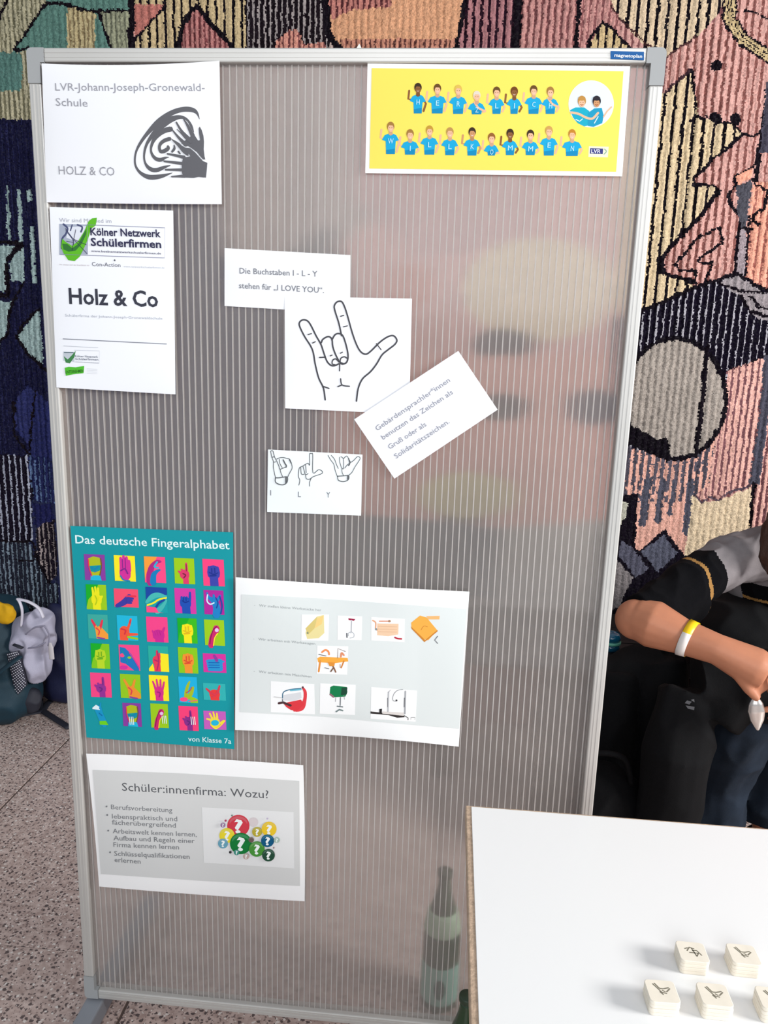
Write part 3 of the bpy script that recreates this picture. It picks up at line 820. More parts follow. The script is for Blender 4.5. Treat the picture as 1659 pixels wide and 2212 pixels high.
# ---- C: yellow banner of children
C = Paper('paper_sheet', 'long white-edged yellow sheet picturing children in blue shirts, top right of the board', 'paper sheet',
          [(794, 137), (1361, 143), (1344, 381), (789, 374)], 0.0045, 0.003, (252, 252, 250))
i = Ink(C, 'yellow_print'); i.layer = 0
i.poly([(803, 147), (1347, 154), (1331, 371), (798, 364)], (250, 226, 98)); i.done()
def kid(cx, hy, base, letter, hair, skin, tw=34, hw=13, arm=0):
    k = Ink(C, 'printed_child'); k.layer = 2
    top = hy + 15
    B1, B2 = (22, 168, 216), (10, 138, 188)
    sh = tw / 2
    s = 1 if arm >= 0 else -1
    k.stroke([(cx + (sh - 3) * -1, top + 9), (cx - sh - 5, top + 8), (cx - sh - 3, top - 10)] if arm != 2 else [(cx + sh - 3, top + 10), (cx + 3, top + 13), (cx - 6, top + 1)], 4.5, skin)
    k.stroke([(cx + sh - 4, top + 8), (cx + sh + 1, top + 18), (cx + sh - 4, base - 5)], 4.5, skin)
    k.poly([(cx - 6, top - 1), (cx + 6, top - 1), (cx + sh - 5, top + 2), (cx + sh + 1, top + 13), (cx + sh - 6, top + 15), (cx + sh - 8, base), (cx - sh + 7, base), (cx - sh + 6, top + 15), (cx - sh - 2, top + 12), (cx - sh + 4, top + 2)], B1)
    k.poly([(cx - sh + 7, base - 9), (cx + sh - 8, base - 12), (cx + sh - 8, base), (cx - sh + 7, base)], B2)
    if arm == 2: k.stroke([(cx + sh - 3, top + 16), (cx + 3, top + 10), (cx - 5, top - 2)], 4.5, skin)
    k.poly([(cx - 3.5, hy + 6), (cx + 3.5, hy + 6), (cx + 4.5, top + 1), (cx, top + 3), (cx - 4.5, top + 1)], tuple(int(a * .88) for a in skin))
    k.ellipse(cx, hy - 2, hw * .62, hw * .78, hair); k.ellipse(cx + .3, hy + 2.2, hw * .47, hw * .62, skin)
    k.poly([(cx - hw * .55, hy + 1), (cx - hw * .5, hy - 7), (cx, hy - 10), (cx + hw * .5, hy - 7), (cx + hw * .55, hy + 1), (cx + hw * .3, hy - 4), (cx - hw * .3, hy - 4.5)], hair)
    k.ellipse(cx - 2.3, hy + .6, .8, .6, (60, 40, 34), 6); k.ellipse(cx + 2.6, hy + .6, .8, .6, (60, 40, 34), 6)
    k.stroke([(cx - 2.4, hy + 5), (cx, hy + 6), (cx + 2.4, hy + 5)], 1.0, (236, 220, 214))
    w = {'W': 12, 'M': 10, 'I': 1.6}.get(letter, 7)
    k.text(letter, cx - w / 2, top + 20, cx + w / 2, top + 20, 11, (196, 232, 246))
    k.done()
DK, BRW, BLD, LBR, WHT = (58, 42, 26), (104, 72, 30), (222, 186, 84), (166, 122, 60), (226, 214, 196)
SK1, SK2, SK3 = (236, 186, 150), (140, 92, 52), (206, 150, 104)
for args in ((903, 191, 245, 'H', DK, SK2, 32), (945, 193, 245, 'E', BRW, SK1, 38), (990, 195, 246, 'R', BLD, SK1, 36), (1030, 208, 247, 'Z', WHT, SK1, 35, 13, 2), (1073, 199, 246, 'L', BRW, SK1, 32),
             (1111, 199, 246, 'I', (112, 66, 20), SK2, 30), (1153, 196, 246, 'C', BRW, SK1, 36), (1189, 199, 246, 'H', LBR, SK1, 34, 13, 2),
             (844, 275, 333, 'W', LBR, SK1, 34), (886, 291, 334, 'I', LBR, SK1, 36), (928, 283, 334, 'L', (196, 150, 54), SK1, 36), (972, 287, 335, 'L', (190, 146, 80), SK1, 34),
             (1020, 287, 336, 'K', DK, SK3, 34), (1062, 299, 336, 'O', (150, 96, 44), SK1, 30), (1102, 290, 335, 'M', DK, SK2, 32), (1146, 292, 335, 'M', DK, SK1, 34),
             (1186, 284, 336, 'E', (206, 160, 84), SK1, 36), (1236, 291, 337, 'N', (196, 130, 40), SK1, 40)):
    kid(*args)
i = Ink(C, 'round_picture'); i.layer = 2
i.ellipse(1277, 224.5, 49, 51, (224, 236, 246), 40)
T1 = (24, 170, 196)
i.poly([(1231, 238), (1243, 232), (1262, 232), (1273, 240), (1276, 270), (1262, 273), (1248, 266), (1238, 254)], T1); i.poly([(1270, 244), (1284, 234), (1300, 233), (1304, 250), (1301, 266), (1282, 274), (1270, 272)], (28, 152, 190))
i.stroke([(1234, 243), (1250, 246), (1266, 254), (1280, 256), (1292, 244)], 5, SK1, True, True); i.stroke([(1304, 252), (1312, 240), (1321, 231)], 3.2, SK1)
i.stroke([(1244, 258), (1252, 262), (1258, 257)], 2, (214, 240, 246)); i.stroke([(1284, 266), (1292, 252)], 2, (214, 240, 246))
for cx, cy, hc, sk in ((1257, 221, (190, 140, 70), SK1), (1289, 221, (40, 36, 44), SK3)):
    i.ellipse(cx, cy - 3, 9, 11.5, hc); i.ellipse(cx, cy + 2, 6.6, 8.6, sk); i.ellipse(cx, cy - 8.5, 8, 5, hc)
    i.stroke([(cx - 3, cy + 5), (cx, cy + 6.2), (cx + 3, cy + 5)], 1.4, (150, 60, 50)); i.ellipse(cx - 2.8, cy, .9, .7, (50, 36, 34), 6); i.ellipse(cx + 2.8, cy, .9, .7, (50, 36, 34), 6)
i.done()
i = Ink(C, 'small_logo'); i.layer = 2
i.poly([(1272, 316), (1315, 317), (1313, 340), (1271, 339)], (250, 246, 206)); i.poly([(1275, 320), (1303, 321), (1302, 333), (1274, 332)], (58, 62, 128))
i.text('LVR', 1277, 330.5, 1297, 331, 8.5, (240, 242, 250), .01); i.stroke([(1306, 322), (1310, 327), (1305, 333)], 2, (130, 170, 150), True, True); i.done()

# ---- small cards round the hand drawing
D = Paper('paper_card', 'white card explaining the letters I - L - Y, partly under the hand drawing', 'paper card', [(485, 536), (757, 551), (756, 677), (485, 661)], 0.0075, 0.0015, (246, 247, 250), group=None)
i = Ink(D, 'lettering'); K = (128, 130, 138)
i.text('Die Buchstaben I - L - Y', 517.5, 590.6, 685.7, 597.6, 12, K, .006); i.text('stehen für „I LOVE YOU“.', 516.3, 622.3, 699.8, 633, 12, K, .006); i.done()
E_ = Paper('paper_card', 'square white card with an outline drawing of a hand sign, centre of the board', 'paper card', [(615, 640), (890, 645), (884, 895), (616, 882)], 0.0062, 0.002, (246, 247, 251))
i = Ink(E_, 'hand_drawing'); z = Z(470, 520, 2.633); HK = (74, 74, 80)
def st(pts, w=9, c=HK): i.stroke(z(pts), w / 2.633, c, True, True)
st([(612, 905), (602, 838), (575, 780), (555, 700), (545, 640), (530, 600), (495, 545), (468, 490), (466, 465), (485, 450), (510, 455), (530, 480), (560, 540), (588, 590), (605, 640), (625, 690), (655, 712), (690, 700)])
st([(590, 580), (600, 560), (630, 545), (650, 560), (655, 600), (668, 640), (690, 685)]); st([(650, 565), (668, 535), (690, 528), (712, 540), (730, 590), (742, 650), (735, 690), (710, 702), (695, 690)])
st([(705, 540), (690, 470), (668, 400), (664, 370), (680, 348), (705, 346), (722, 375), (740, 430), (765, 520), (790, 590), (815, 632), (845, 645), (875, 625), (920, 580), (965, 548), (1000, 540), (1020, 565), (1008, 590), (970, 620), (935, 650), (905, 700), (870, 745), (825, 785), (800, 840), (790, 912)])
st([(690, 690), (672, 672), (655, 680), (652, 700), (668, 705)], 7); st([(738, 670), (722, 660), (702, 668), (698, 690), (715, 698)], 7); st([(695, 700), (694, 740)], 7)
st([(700, 785), (708, 820), (750, 828)], 7); st([(708, 820), (684, 830)], 7); st([(580, 664), (612, 662)], 7); st([(600, 828), (634, 840)], 7)
for a, b in (((700, 430), (718, 424)), ((716, 490), (738, 484)), ((514, 534), (534, 528)), ((540, 582), (556, 574)), ((903, 585), (930, 620)), ((640, 655), (652, 650)), ((698, 640), (710, 634))): st([a, b], 6)
i.done()
Fp = Paper('paper_card', 'white card stuck at a slant with four lines of text, overlapping the hand drawing', 'paper card', [(765, 906), (990, 758), (1075, 885), (852, 1034)], 0.0048, 0.0015, (245, 246, 251))
i = Ink(Fp, 'lettering'); up = (-88, -129)
for s, a, b in (('Gebärdensprachler*innen', (815, 931), (973.2, 824)), ('benutzen das Zeichen als', (828, 950), (979.5, 850)), ('Gruß oder als', (842.4, 971), (922, 919.5)), ('Solidaritätszeichen.', (856, 991), (972, 913.5))):
    i.text(s, *a, *b, 10.5, (150, 152, 164), .004, up)
i.done()
Gp = Paper('paper_card', 'small white card with three hand drawings above the letters I, L and Y', 'paper card', [(579, 971), (783, 982), (780, 1114), (577, 1106)], 0.0072, 0.0015, (243, 249, 251))
i = Ink(Gp, 'lettering')
for c, x, y, w in (('I', 584, 1070, 1.5), ('L', 644, 1073.5, 6), ('Y', 705, 1074.5, 8)): i.text(c, x, y, x + w, y + .3, 11.5, (110, 114, 124))
i.done()
z = Z(570, 960, 7.213)
def drawing(paths, w=11):
    global i
    i = Ink(Gp, 'hand_drawing')
    for p in paths:
        ww = w; c = (92, 96, 100)
        if isinstance(p, tuple): p, ww = p
        i.stroke(z(p), ww / 7.213, c, True, True)
    i.done()
drawing([[(105, 110), (125, 200), (150, 270), (148, 350), (165, 450), (180, 510)], [(145, 110), (165, 190), (200, 260), (235, 340), (250, 385), (300, 370), (345, 350)], [(105, 110), (125, 95), (145, 110)], [(200, 230), (240, 210), (300, 205), (350, 215), (400, 230), (430, 300), (440, 370), (405, 440), (370, 510)],
         [(250, 380), (265, 440), (290, 500)], ([(300, 240), (330, 300), (350, 330), (345, 355)], 20), [(240, 230), (250, 300), (285, 360)], ([(400, 235), (425, 290)], 20), ([(180, 520), (240, 520), (300, 510), (365, 510), (360, 590), (300, 630), (220, 615), (178, 580), (180, 520)], 15), ([(345, 520), (345, 600)], 26), [(130, 200), (165, 190)], [(185, 270), (150, 280)]])
drawing([[(545, 635), (560, 560), (540, 500), (545, 400), (560, 360), (610, 335), (650, 310), (690, 295), (715, 320), (715, 150), (735, 145), (762, 160), (765, 440), (850, 395), (900, 410), (915, 440), (880, 465), (790, 495), (740, 525), (715, 590), (715, 650)], [(575, 360), (585, 460), (630, 465)], [(610, 340), (625, 400), (650, 470), (690, 455)], [(650, 320), (660, 440)], [(650, 480), (660, 530), (700, 545), (740, 525)]], 11)
drawing([[(1000, 170), (1040, 240), (1090, 310), (1110, 400), (1145, 500)], [(1050, 170), (1100, 230), (1130, 310), (1160, 375)], [(1180, 200), (1185, 280), (1210, 360), (1240, 375), (1240, 230), (1200, 190)], [(1245, 220), (1290, 180), (1320, 220), (1345, 280), (1300, 320), (1260, 370)], ([(1320, 220), (1340, 290), (1320, 330)], 18), [(1340, 290), (1400, 250), (1460, 190), (1500, 210), (1480, 260), (1420, 350), (1370, 440), (1310, 490)], [(1215, 380), (1220, 440), (1245, 490)], ([(1150, 495), (1240, 490), (1320, 485), (1315, 550), (1240, 580), (1160, 555), (1150, 495)], 13), ([(1310, 490), (1308, 545)], 22)], 10)

# ---- H: teal finger alphabet poster
H = Paper('poster', 'teal poster of thirty bright hand pictures under a white title', 'poster', [(152, 1136), (503.5, 1150), (506, 1618.5), (187, 1593)], 0.0055, 0.002, (12, 152, 162), (0, 0, 0, -1.5), None, None, .5)
i = Ink(H, 'lettering')
i.text('Das deutsche Fingeralphabet', 163, 1173.5, 496, 1186.5, 17.5, (226, 248, 248), .012); i.text('von Klasse 7a', 406.5, 1601, 499.5, 1606.5, 10.5, (222, 246, 246), .008); i.done()
z = Z(140, 1120, 4.337)
PU, MA, PK, YE, LI, GN, CYA, BL, NVY, OR, RD, TL = (140, 62, 160), (216, 50, 160), (255, 76, 136), (252, 236, 40), (158, 206, 28), (20, 176, 40), (30, 186, 222), (16, 128, 190), (24, 70, 160), (250, 160, 60), (232, 54, 80), (70, 186, 180)
def fing(k, P, base, tip, w, c): k.stroke([P(*base), P((base[0] + tip[0]) / 2 + .01, (base[1] + tip[1]) / 2), P(*tip)], [w * 1.15, w, w * .8], c)
def tile(box_, bg, bg2, hc, sh, kind):
    x0, y0, x1, y1 = box_
    k = Ink(H, 'hand_picture'); sk = 0.045
    def P(s, t): return z([(x0 + (x1 - x0) * s + (y1 - y0) * t * 0.05, y0 + (y1 - y0) * t + (x1 - x0) * s * sk)])[0]
    W = (x1 - x0) / 4.337
    def poly(pts, c): k.poly([P(*p) for p in pts], c)
    if bg: poly([(0, 0), (1, 0), (1, 1), (0, 1)], bg)
    if bg2: poly([(0, 0), (.62, 0), (.4, .35), (.1, .6), (0, .9)] if kind != 'low' else [(0, .6), (1, .5), (1, 1), (0, 1)], bg2)
    def palm(cx, cy, rx, ry, c=hc):
        k.poly([P(cx + rx * math.cos(a * .5236) * (1 + .06 * (a % 2)), cy + ry * math.sin(a * .5236)) for a in range(12)], c)
    def wrist(cx, w, t0, c=hc): poly([(cx - w, t0), (cx + w, t0), (cx + w * 1.05, 1), (cx - w * .95, 1)], c)
    f = lambda b, t, w=.12, c=hc: fing(k, P, b, t, w * W, c)
    s = lambda pts, w=.05, c=sh: k.stroke([P(*p) for p in pts], w * W, c, True, True)
    if kind == 'fist':
        wrist(.5, .2, .7); palm(.5, .5, .3, .28)
        for q in range(4): f((.3 + q * .13, .5), (.29 + q * .135, .3), .14)
        s([(.3, .5), (.5, .56), (.7, .5)]); s([(.42, .35), (.42, .5)]); s([(.56, .33), (.56, .5)]); s([(.35, .62), (.6, .6)], .08)
    elif kind == 'banded':
        poly([(.2, .16), (.45, .08), (.76, .12), (.8, .4), (.22, .46)], hc); poly([(.22, .46), (.8, .4), (.76, .62), (.28, .72)], (10, 150, 160)); poly([(.28, .66), (.5, .7), (.76, .6), (.72, .8), (.34, .82)], hc)
        poly([(.28, .82), (.74, .8), (.8, 1), (.26, 1)], CYA); s([(.2, .2), (.22, .5), (.34, .84)], .05, RD); s([(.8, .15), (.82, .45), (.72, .8)], .05, sh); s([(.35, .5), (.5, .58), (.68, .46)], .06, BL)
    elif kind == 'flat':
        palm(.5, .68, .27, .32)
        for q, (bx, tt) in enumerate(((.34, .1), (.47, .03), (.6, .07), (.7, .2))): f((bx, .6), (bx - .02 + q * .01, tt), .16)
        s([(.4, .5), (.4, .15)], .03); s([(.54, .5), (.54, .1)], .03); s([(.3, .6), (.5, .52), (.62, .7)], .06); s([(.28, .8), (.4, .95), (.7, .98)], .06, BL)
    elif kind == 'cee':
        k.stroke([P(.25, 1), P(.25, .7), P(.35, .4), P(.6, .2), P(.78, .18)], [.34 * W, .32 * W, .26 * W, .2 * W, .1 * W], hc, True, True)
        k.stroke([P(.38, 1), P(.42, .72), P(.55, .58), P(.72, .5)], [.3 * W, .26 * W, .18 * W, .1 * W], sh, True, True); s([(.62, .2), (.48, .38), (.66, .42)], .08, CYA)
    elif kind == 'point':
        wrist(.55, .14, .7); palm(.5, .64, .24, .2); f((.6, .6), (.6, .2), .13); f((.35, .62), (.22, .52), .12); f((.42, .56), (.36, .44), .12); s([(.42, .6), (.55, .66), (.46, .76)], .06); s([(.6, .5), (.6, .24)], .03)
    elif kind == 'side':
        k.stroke([P(.1, .95), P(.35, .78), P(.55, .55), P(.62, .4)], [.16 * W, .24 * W, .26 * W, .2 * W], hc, True, True); f((.55, .42), (.88, .38), .1, sh)
        for q in range(3): f((.55, .5 + q * .12), (.78 - q * .04, .52 + q * .12), .1)
    elif kind == 'ok':
        wrist(.5, .2, .72); palm(.5, .6, .26, .24); f((.36, .5), (.32, .14), .12); f((.48, .48), (.46, .1), .12); f((.58, .48), (.6, .14), .12); f((.66, .58), (.78, .46), .13); f((.6, .46), (.74, .48), .1); s([(.44, .44), (.52, .62), (.44, .8)], .04)
    elif kind == 'curve':
        poly([(0, 0), (1, 0), (1, .28), (.3, .34), (.1, .5), (0, .5)], NVY); k.stroke([P(.02, .6), P(.3, .38), P(.6, .3), P(.95, .36)], [.14 * W, .26 * W, .22 * W, .1 * W], TL, True, True)
        k.stroke([P(.05, .72), P(.35, .62), P(.6, .48), P(.95, .4)], .08 * W, YE, True, True); k.stroke([P(.5, .95), P(.75, .75), P(.95, .5)], [.28 * W, .2 * W, .1 * W], TL, True, True); k.stroke([P(.45, .8), P(.6, .62), P(.85, .48)], .1 * W, NVY, True, True); poly([(0, .76), (.45, .8), (.55, .98), (.8, 1), (0, 1)], PK)
    elif kind == 'pinky':
        wrist(.52, .2, .72); palm(.5, .58, .27, .24); f((.7, .5), (.74, .16), .12)
        for q in range(3): f((.34 + q * .12, .5), (.33 + q * .12, .36), .14)
        s([(.36, .5), (.5, .56), (.66, .5)]); s([(.42, .36), (.42, .5)], .03); s([(.54, .36), (.54, .5)], .03)
    elif kind == 'claw':
        k.stroke([P(.6, 1), P(.62, .7), P(.5, .45), P(.25, .3), (P(.18, .12))], [.4 * W, .36 * W, .3 * W, .14 * W, .08 * W], hc, True, True); f((.6, .5), (.82, .22), .14); f((.5, .46), (.5, .2), .13); s([(.2, .2), (.16, .45), (.3, .58), (.5, .52)], .07, (210, 236, 250)); s([(.6, .3), (.7, .5), (.62, .72)], .06, NVY); s([(.8, .24), (.9, .6), (.82, .95)], .07, NVY)
    elif kind == 'vee':
        poly([(.35, .55), (.7, .55), (.98, .8), (.98, 1), (.4, 1)], hc); f((.42, .6), (.2, .24), .13, sh if hc == OR else hc); f((.58, .58), (.72, .24), .13, sh if hc == OR else hc); f((.42, .62), (.4, .5), .14); f((.52, .64), (.54, .52), .14)
        s([(.4, .56), (.55, .68), (.5, .84)], .06); s([(.45, .95), (.8, 1)], .07, PU)
    elif kind == 'ell':
        wrist(.3, .2, .7); palm(.35, .64, .24, .22); f((.5, .56), (.68, .14), .12); f((.5, .76), (.95, .74), .14); s([(.2, .55), (.4, .6), (.35, .75)], .07, sh); s([(.66, .2), (.64, .3)], .06, sh); s([(.5, .86), (.95, .92)], .1, LI)
    elif kind == 'down':
        palm(.55, .72, .28, .22); wrist(.58, .2, .8)
        for q in range(4): f((.34 + q * .12, .7), (.28 + q * .12, .56), .09)
        f((.7, .66), (.84, .42), .1)
    elif kind == 'hole':
        k.stroke([P(.3, 1), P(.38, .7), P(.55, .45), P(.6, .33)], [.3 * W, .3 * W, .32 * W, .34 * W], hc, True, True); k.ellipse(*P(.62, .4), .1 * W, .1 * W, (232, 200, 240), 12); s([(.42, 1), (.5, .7), (.66, .52)], .05, YE); s([(.24, .95), (.3, .7), (.44, .4), (.62, .26)], .04, sh)
    elif kind == 'queue':
        poly([(.05, .1), (.3, .12), (.6, .35), (.95, .85), (.95, 1), (.7, 1), (.3, .75), (.05, .7)], hc); k.ellipse(*P(.16, .42), .12 * W, .1 * W, PK, 10); k.ellipse(*P(.5, .5), .1 * W, .06 * W, LI, 10); k.ellipse(*P(.2, .9), .2 * W, .1 * W, MA, 10); s([(.1, .2), (.3, .45), (.4, .7)], .05, sh); s([(.5, .3), (.75, .6), (.95, .9)], .04, MA)
    elif kind == 'arr':
        poly([(.6, .28), (1, .3), (1, 1), (.55, 1)], YE); poly([(0, .9), (.2, .7), (.3, 1), (0, 1)], YE); wrist(.42, .16, .7); palm(.4, .58, .2, .2); f((.42, .5), (.44, .2), .12); f((.52, .52), (.55, .3), .12); s([(.46, .2), (.5, .6), (.4, .95)], .05); s([(.3, .55), (.45, .6)], .05)
    elif kind == 'stack':
        for q in range(4): f((.75, .4 + q * .13), (.2 + q * .02, .42 + q * .14), .2)
        f((.6, .36), (.5, .1), .12, PU); f((.7, .42), (.9, .4), .1)
        for q in range(3): s([(.25, .49 + q * .13), (.7, .47 + q * .13)], .04)
    elif kind == 'four':
        wrist(.5, .2, .75); palm(.5, .66, .24, .22)
        for bx, tx, ty in ((.34, .2, .26), (.44, .4, .18), (.56, .6, .18), (.66, .78, .26)): f((bx, .6), (tx, ty), .11)
        s([(.4, .66), (.55, .7), (.5, .85)], .05)
    elif kind == 'hook':
        k.stroke([P(.35, .9), P(.4, .55), P(.52, .3), P(.6, .18)], [.2 * W, .18 * W, .14 * W, .08 * W], hc, True, True); k.stroke([P(.5, .8), P(.68, .6), P(.78, .4)], [.26 * W, .2 * W, .12 * W], hc, True, True); k.ellipse(*P(.25, .88), .22 * W, .12 * W, PK, 12); poly([(.55, .72), (1, .85), (1, 1), (.6, 1)], LI); s([(.4, .62), (.6, .52), (.7, .4)], .05, sh); s([(.5, .95), (.95, .9)], .05, PK)
    elif kind == 'horns':
        palm(.5, .64, .24, .28); wrist(.5, .2, .8); f((.36, .6), (.14, .34), .1, sh); f((.62, .58), (.74, .14), .11, sh); s([(.38, .56), (.5, .66), (.62, .56)], .07); s([(.4, .8), (.55, .72)], .06)
    elif kind == 'ghost':
        k.stroke([P(.4, .3), P(.5, .55), P(.62, .8), P(.7, 1)], [.4 * W, .34 * W, .36 * W, .3 * W], hc, True, True); poly([(.1, .28), (.3, .14), (.5, .24), (.5, .36), (.1, .34)], (226, 246, 250)); f((.5, .3), (.56, .05), .08); poly([(.45, .84), (.8, .82), (.92, 1), (.45, 1)], (110, 210, 30)); s([(.45, .5), (.6, .6)], .05)
    elif kind == 'open':
        palm(.5, .62, .22, .3)
        for bx, tx, ty in ((.34, .14, .44), (.4, .28, .14), (.5, .44, .06), (.6, .6, .12)): f((bx, .5), (tx, ty), .09)
        f((.66, .7), (.9, .5), .1); k.ellipse(*P(.5, .64), .18 * W, .13 * W, CYA, 14); s([(.3, .75), (.5, .95), (.72, .8), (.95, .5)], .05, YE)
    if kind in ('point', 'hole', 'banded') and sh == (255, 255, 254):
        pass
    k.done(); return k, P, W
tiles = [((178, 332, 372, 575), PU, None, (178, 190, 30), (120, 90, 30), 'banded'), ((458, 343, 655, 583), YE, None, (214, 50, 156), (120, 40, 140), 'flat'), ((740, 354, 938, 598), PK, OR, (176, 40, 130), BL, 'cee'), ((1020, 368, 1210, 608), LI, None, (224, 60, 110), (120, 40, 60), 'point'), ((1288, 378, 1488, 628), (255, 70, 130), None, (60, 70, 170), (30, 50, 140), 'fist'),
         ((195, 615, 385, 850), LI, GN, (240, 236, 30), (170, 200, 20), 'ok'), ((458, 655, 685, 826), (246, 80, 112), None, (60, 60, 160), RD, 'side'), ((755, 640, 955, 878), (20, 160, 168), None, TL, BL, 'curve'), ((1025, 650, 1222, 886), (214, 60, 166), None, (28, 80, 180), (16, 50, 140), 'pinky'), ((1298, 668, 1485, 896), (180, 40, 156), None, (30, 130, 200), (20, 60, 160), 'claw'),
         ((212, 895, 400, 1122), (60, 172, 160), None, OR, RD, 'vee'), ((485, 905, 678, 1138), CYA, None, (244, 90, 60), (214, 50, 70), 'ell'), ((760, 918, 960, 1154), (248, 70, 140), None, (204, 40, 150), (150, 30, 130), 'down'), ((1052, 930, 1234, 1165), (60, 190, 30), GN, (250, 234, 30), (232, 184, 30), 'fist'), ((1303, 945, 1490, 1186), LI, None, (206, 40, 110), (120, 30, 80), 'hole'),
         ((240, 1168, 415, 1402), (130, 204, 30), GN, (190, 222, 40), (110, 180, 30), 'fist'), ((503, 1180, 695, 1418), (250, 74, 140), None, (30, 120, 190), (10, 150, 170), 'queue'), ((778, 1190, 966, 1430), (40, 176, 160), None, (236, 60, 90), (170, 40, 110), 'arr'), ((1058, 1205, 1240, 1446), (140, 204, 30), None, (246, 150, 50), (226, 70, 50), 'fist'), ((1292, 1262, 1506, 1438), (216, 50, 160), None, (40, 150, 210), (20, 100, 180), 'stack'),
         ((236, 1442, 430, 1670), (250, 72, 136), None, (150, 50, 150), (110, 40, 130), 'point'), ((515, 1455, 705, 1680), (150, 204, 30), None, (240, 150, 50), (226, 60, 80), 'vee'), ((786, 1465, 966, 1703), YE, None, (220, 50, 140), (160, 30, 120), 'four'), ((1062, 1480, 1236, 1722), (30, 180, 226), None, (170, 190, 40), (206, 60, 90), 'hook'), ((1294, 1540, 1503, 1698), (50, 180, 180), None, (236, 60, 60), (220, 60, 80), 'horns'),
         ((238, 1712, 412, 1928), None, None, (20, 150, 200), (10, 110, 170), 'ghost'), ((538, 1725, 712, 1945), PU, None, (178, 190, 30), (120, 90, 30), 'banded'), ((800, 1732, 964, 1958), LI, None, (206, 40, 110), (120, 30, 80), 'hole'), ((1064, 1755, 1244, 1983), (250, 66, 124), None, (140, 46, 140), (100, 40, 120), 'point'), ((1298, 1800, 1506, 1972), (200, 96, 190), None, (246, 222, 70), CYA, 'open')]
for q, tl in enumerate(tiles):
    k = tile(*tl)
for x, y in ((618, 1890), (925, 1880), (1195, 1890)):      # small white marks on three pictures in the last row
    k = Ink(H, 'white_mark'); k.layer = 12
    for dx in (-14, 4, 20): k.stroke(z([(x + dx, y - 30), (x + dx + 8, y + 40)]), 1.7, (236, 246, 244))
    k.done()

# ---- I: sheet of tools
wv = lambda s, t: 0.004 * math.sin(s * 9.0 + 1) * (abs(t - .5) * 2) ** 2 + 0.012 * max(0, s - .8) ** 1.2 * 2
I_ = Paper('paper_sheet', 'wavy white sheet with grey field showing toys, tools and machines, right of the teal poster', 'paper sheet',
           [(509, 1247), (1014, 1278), (991, 1613), (508, 1577)], 0.0035, 0.006, (250, 252, 252), (2, 0, -5, 0), wv)
i = Ink(I_, 'grey_field'); i.poly([(522, 1284), (680, 1292), (830, 1303), (1008, 1316), (992, 1574), (860, 1563), (700, 1548), (519, 1538)], (226, 232, 231)); i.done()
i = Ink(I_, 'lettering'); i.layer = 2; tg = (160, 166, 168)
i.text('-   Wir stellen kleine Werkstücke her', 549, 1309.5, 694, 1320.5, 5.2, tg); i.text('-   Wir arbeiten mit Werkzeugen', 547, 1382, 681, 1393, 5.2, tg); i.text('-   Wir arbeiten mit Maschinen', 548, 1452, 673, 1464, 5.2, tg); i.done()
z = Z(500, 1230, 3.13)
def pic(box_, fn, white=True, lab=None):
    k = Ink(I_, 'printed_picture', None, lab); k.layer = 3
    if white: k.poly(z(box_), (252, 253, 253))
    fn(k); k.done()
OC, OD = (244, 176, 76), (206, 132, 50)
def p1(k):
    k.poly(z([(510, 390), (580, 318), (625, 308), (628, 430), (590, 465), (512, 470), (500, 430)]), (238, 224, 160)); k.poly(z([(500, 400), (580, 318), (560, 400), (520, 440)]), (222, 202, 124)); k.poly(z([(580, 330), (622, 314), (610, 370), (560, 400)]), (246, 212, 134)); k.ellipse(*z([(515, 430)])[0], 2.2, 2.6, (150, 156, 120))
def p2(k):
    k.poly(z([(790, 330), (838, 336), (828, 348), (792, 342)]), (160, 30, 70)); k.stroke(z([(812, 345), (808, 430)]), 2.6, (216, 218, 222)); k.stroke(z([(790, 450), (792, 430), (812, 424), (828, 436), (826, 458), (800, 464)]), 1.2, (170, 176, 184), True, True); k.stroke(z([(780, 432), (781, 460)]), 2.4, (70, 74, 80)); k.stroke(z([(812, 348), (812, 425)]), .6, (150, 152, 160))
def p3(k):
    k.poly(z([(985, 365), (1130, 368), (1128, 440), (1060, 452), (985, 445)]), (242, 206, 172)); k.stroke(z([(955, 345), (975, 360), (975, 400), (985, 410)]), 3, (232, 170, 130), True, True); k.stroke(z([(1000, 350), (1070, 350)]), 2, (224, 140, 104)); k.ellipse(*z([(1068, 350)])[0], 3, 2.4, (176, 130, 96)); k.ellipse(*z([(978, 405)])[0], 2.4, 2.4, (140, 150, 150)); k.stroke(z([(1105, 460), (1125, 468), (1150, 470)]), 3.4, (190, 40, 60), True, True)
    for q in range(3): k.stroke(z([(990, 385 + q * 18), (1120, 388 + q * 18)]), .7, (224, 184, 150))
def p4(k):
    k.poly(z([(1215, 360), (1275, 312), (1320, 325), (1392, 412), (1330, 480), (1300, 470), (1218, 402)]), OC); k.poly(z([(1213, 385), (1218, 402), (1305, 492), (1395, 418), (1392, 410), (1310, 478)]), OD); k.poly(z([(1318, 316), (1408, 314), (1406, 338), (1330, 338)]), (246, 186, 120)); k.stroke(z([(1282, 410), (1300, 384), (1326, 388)]), 1, OD, True, True); k.stroke(z([(1394, 452), (1374, 478), (1394, 500)]), 1.8, (110, 112, 116))
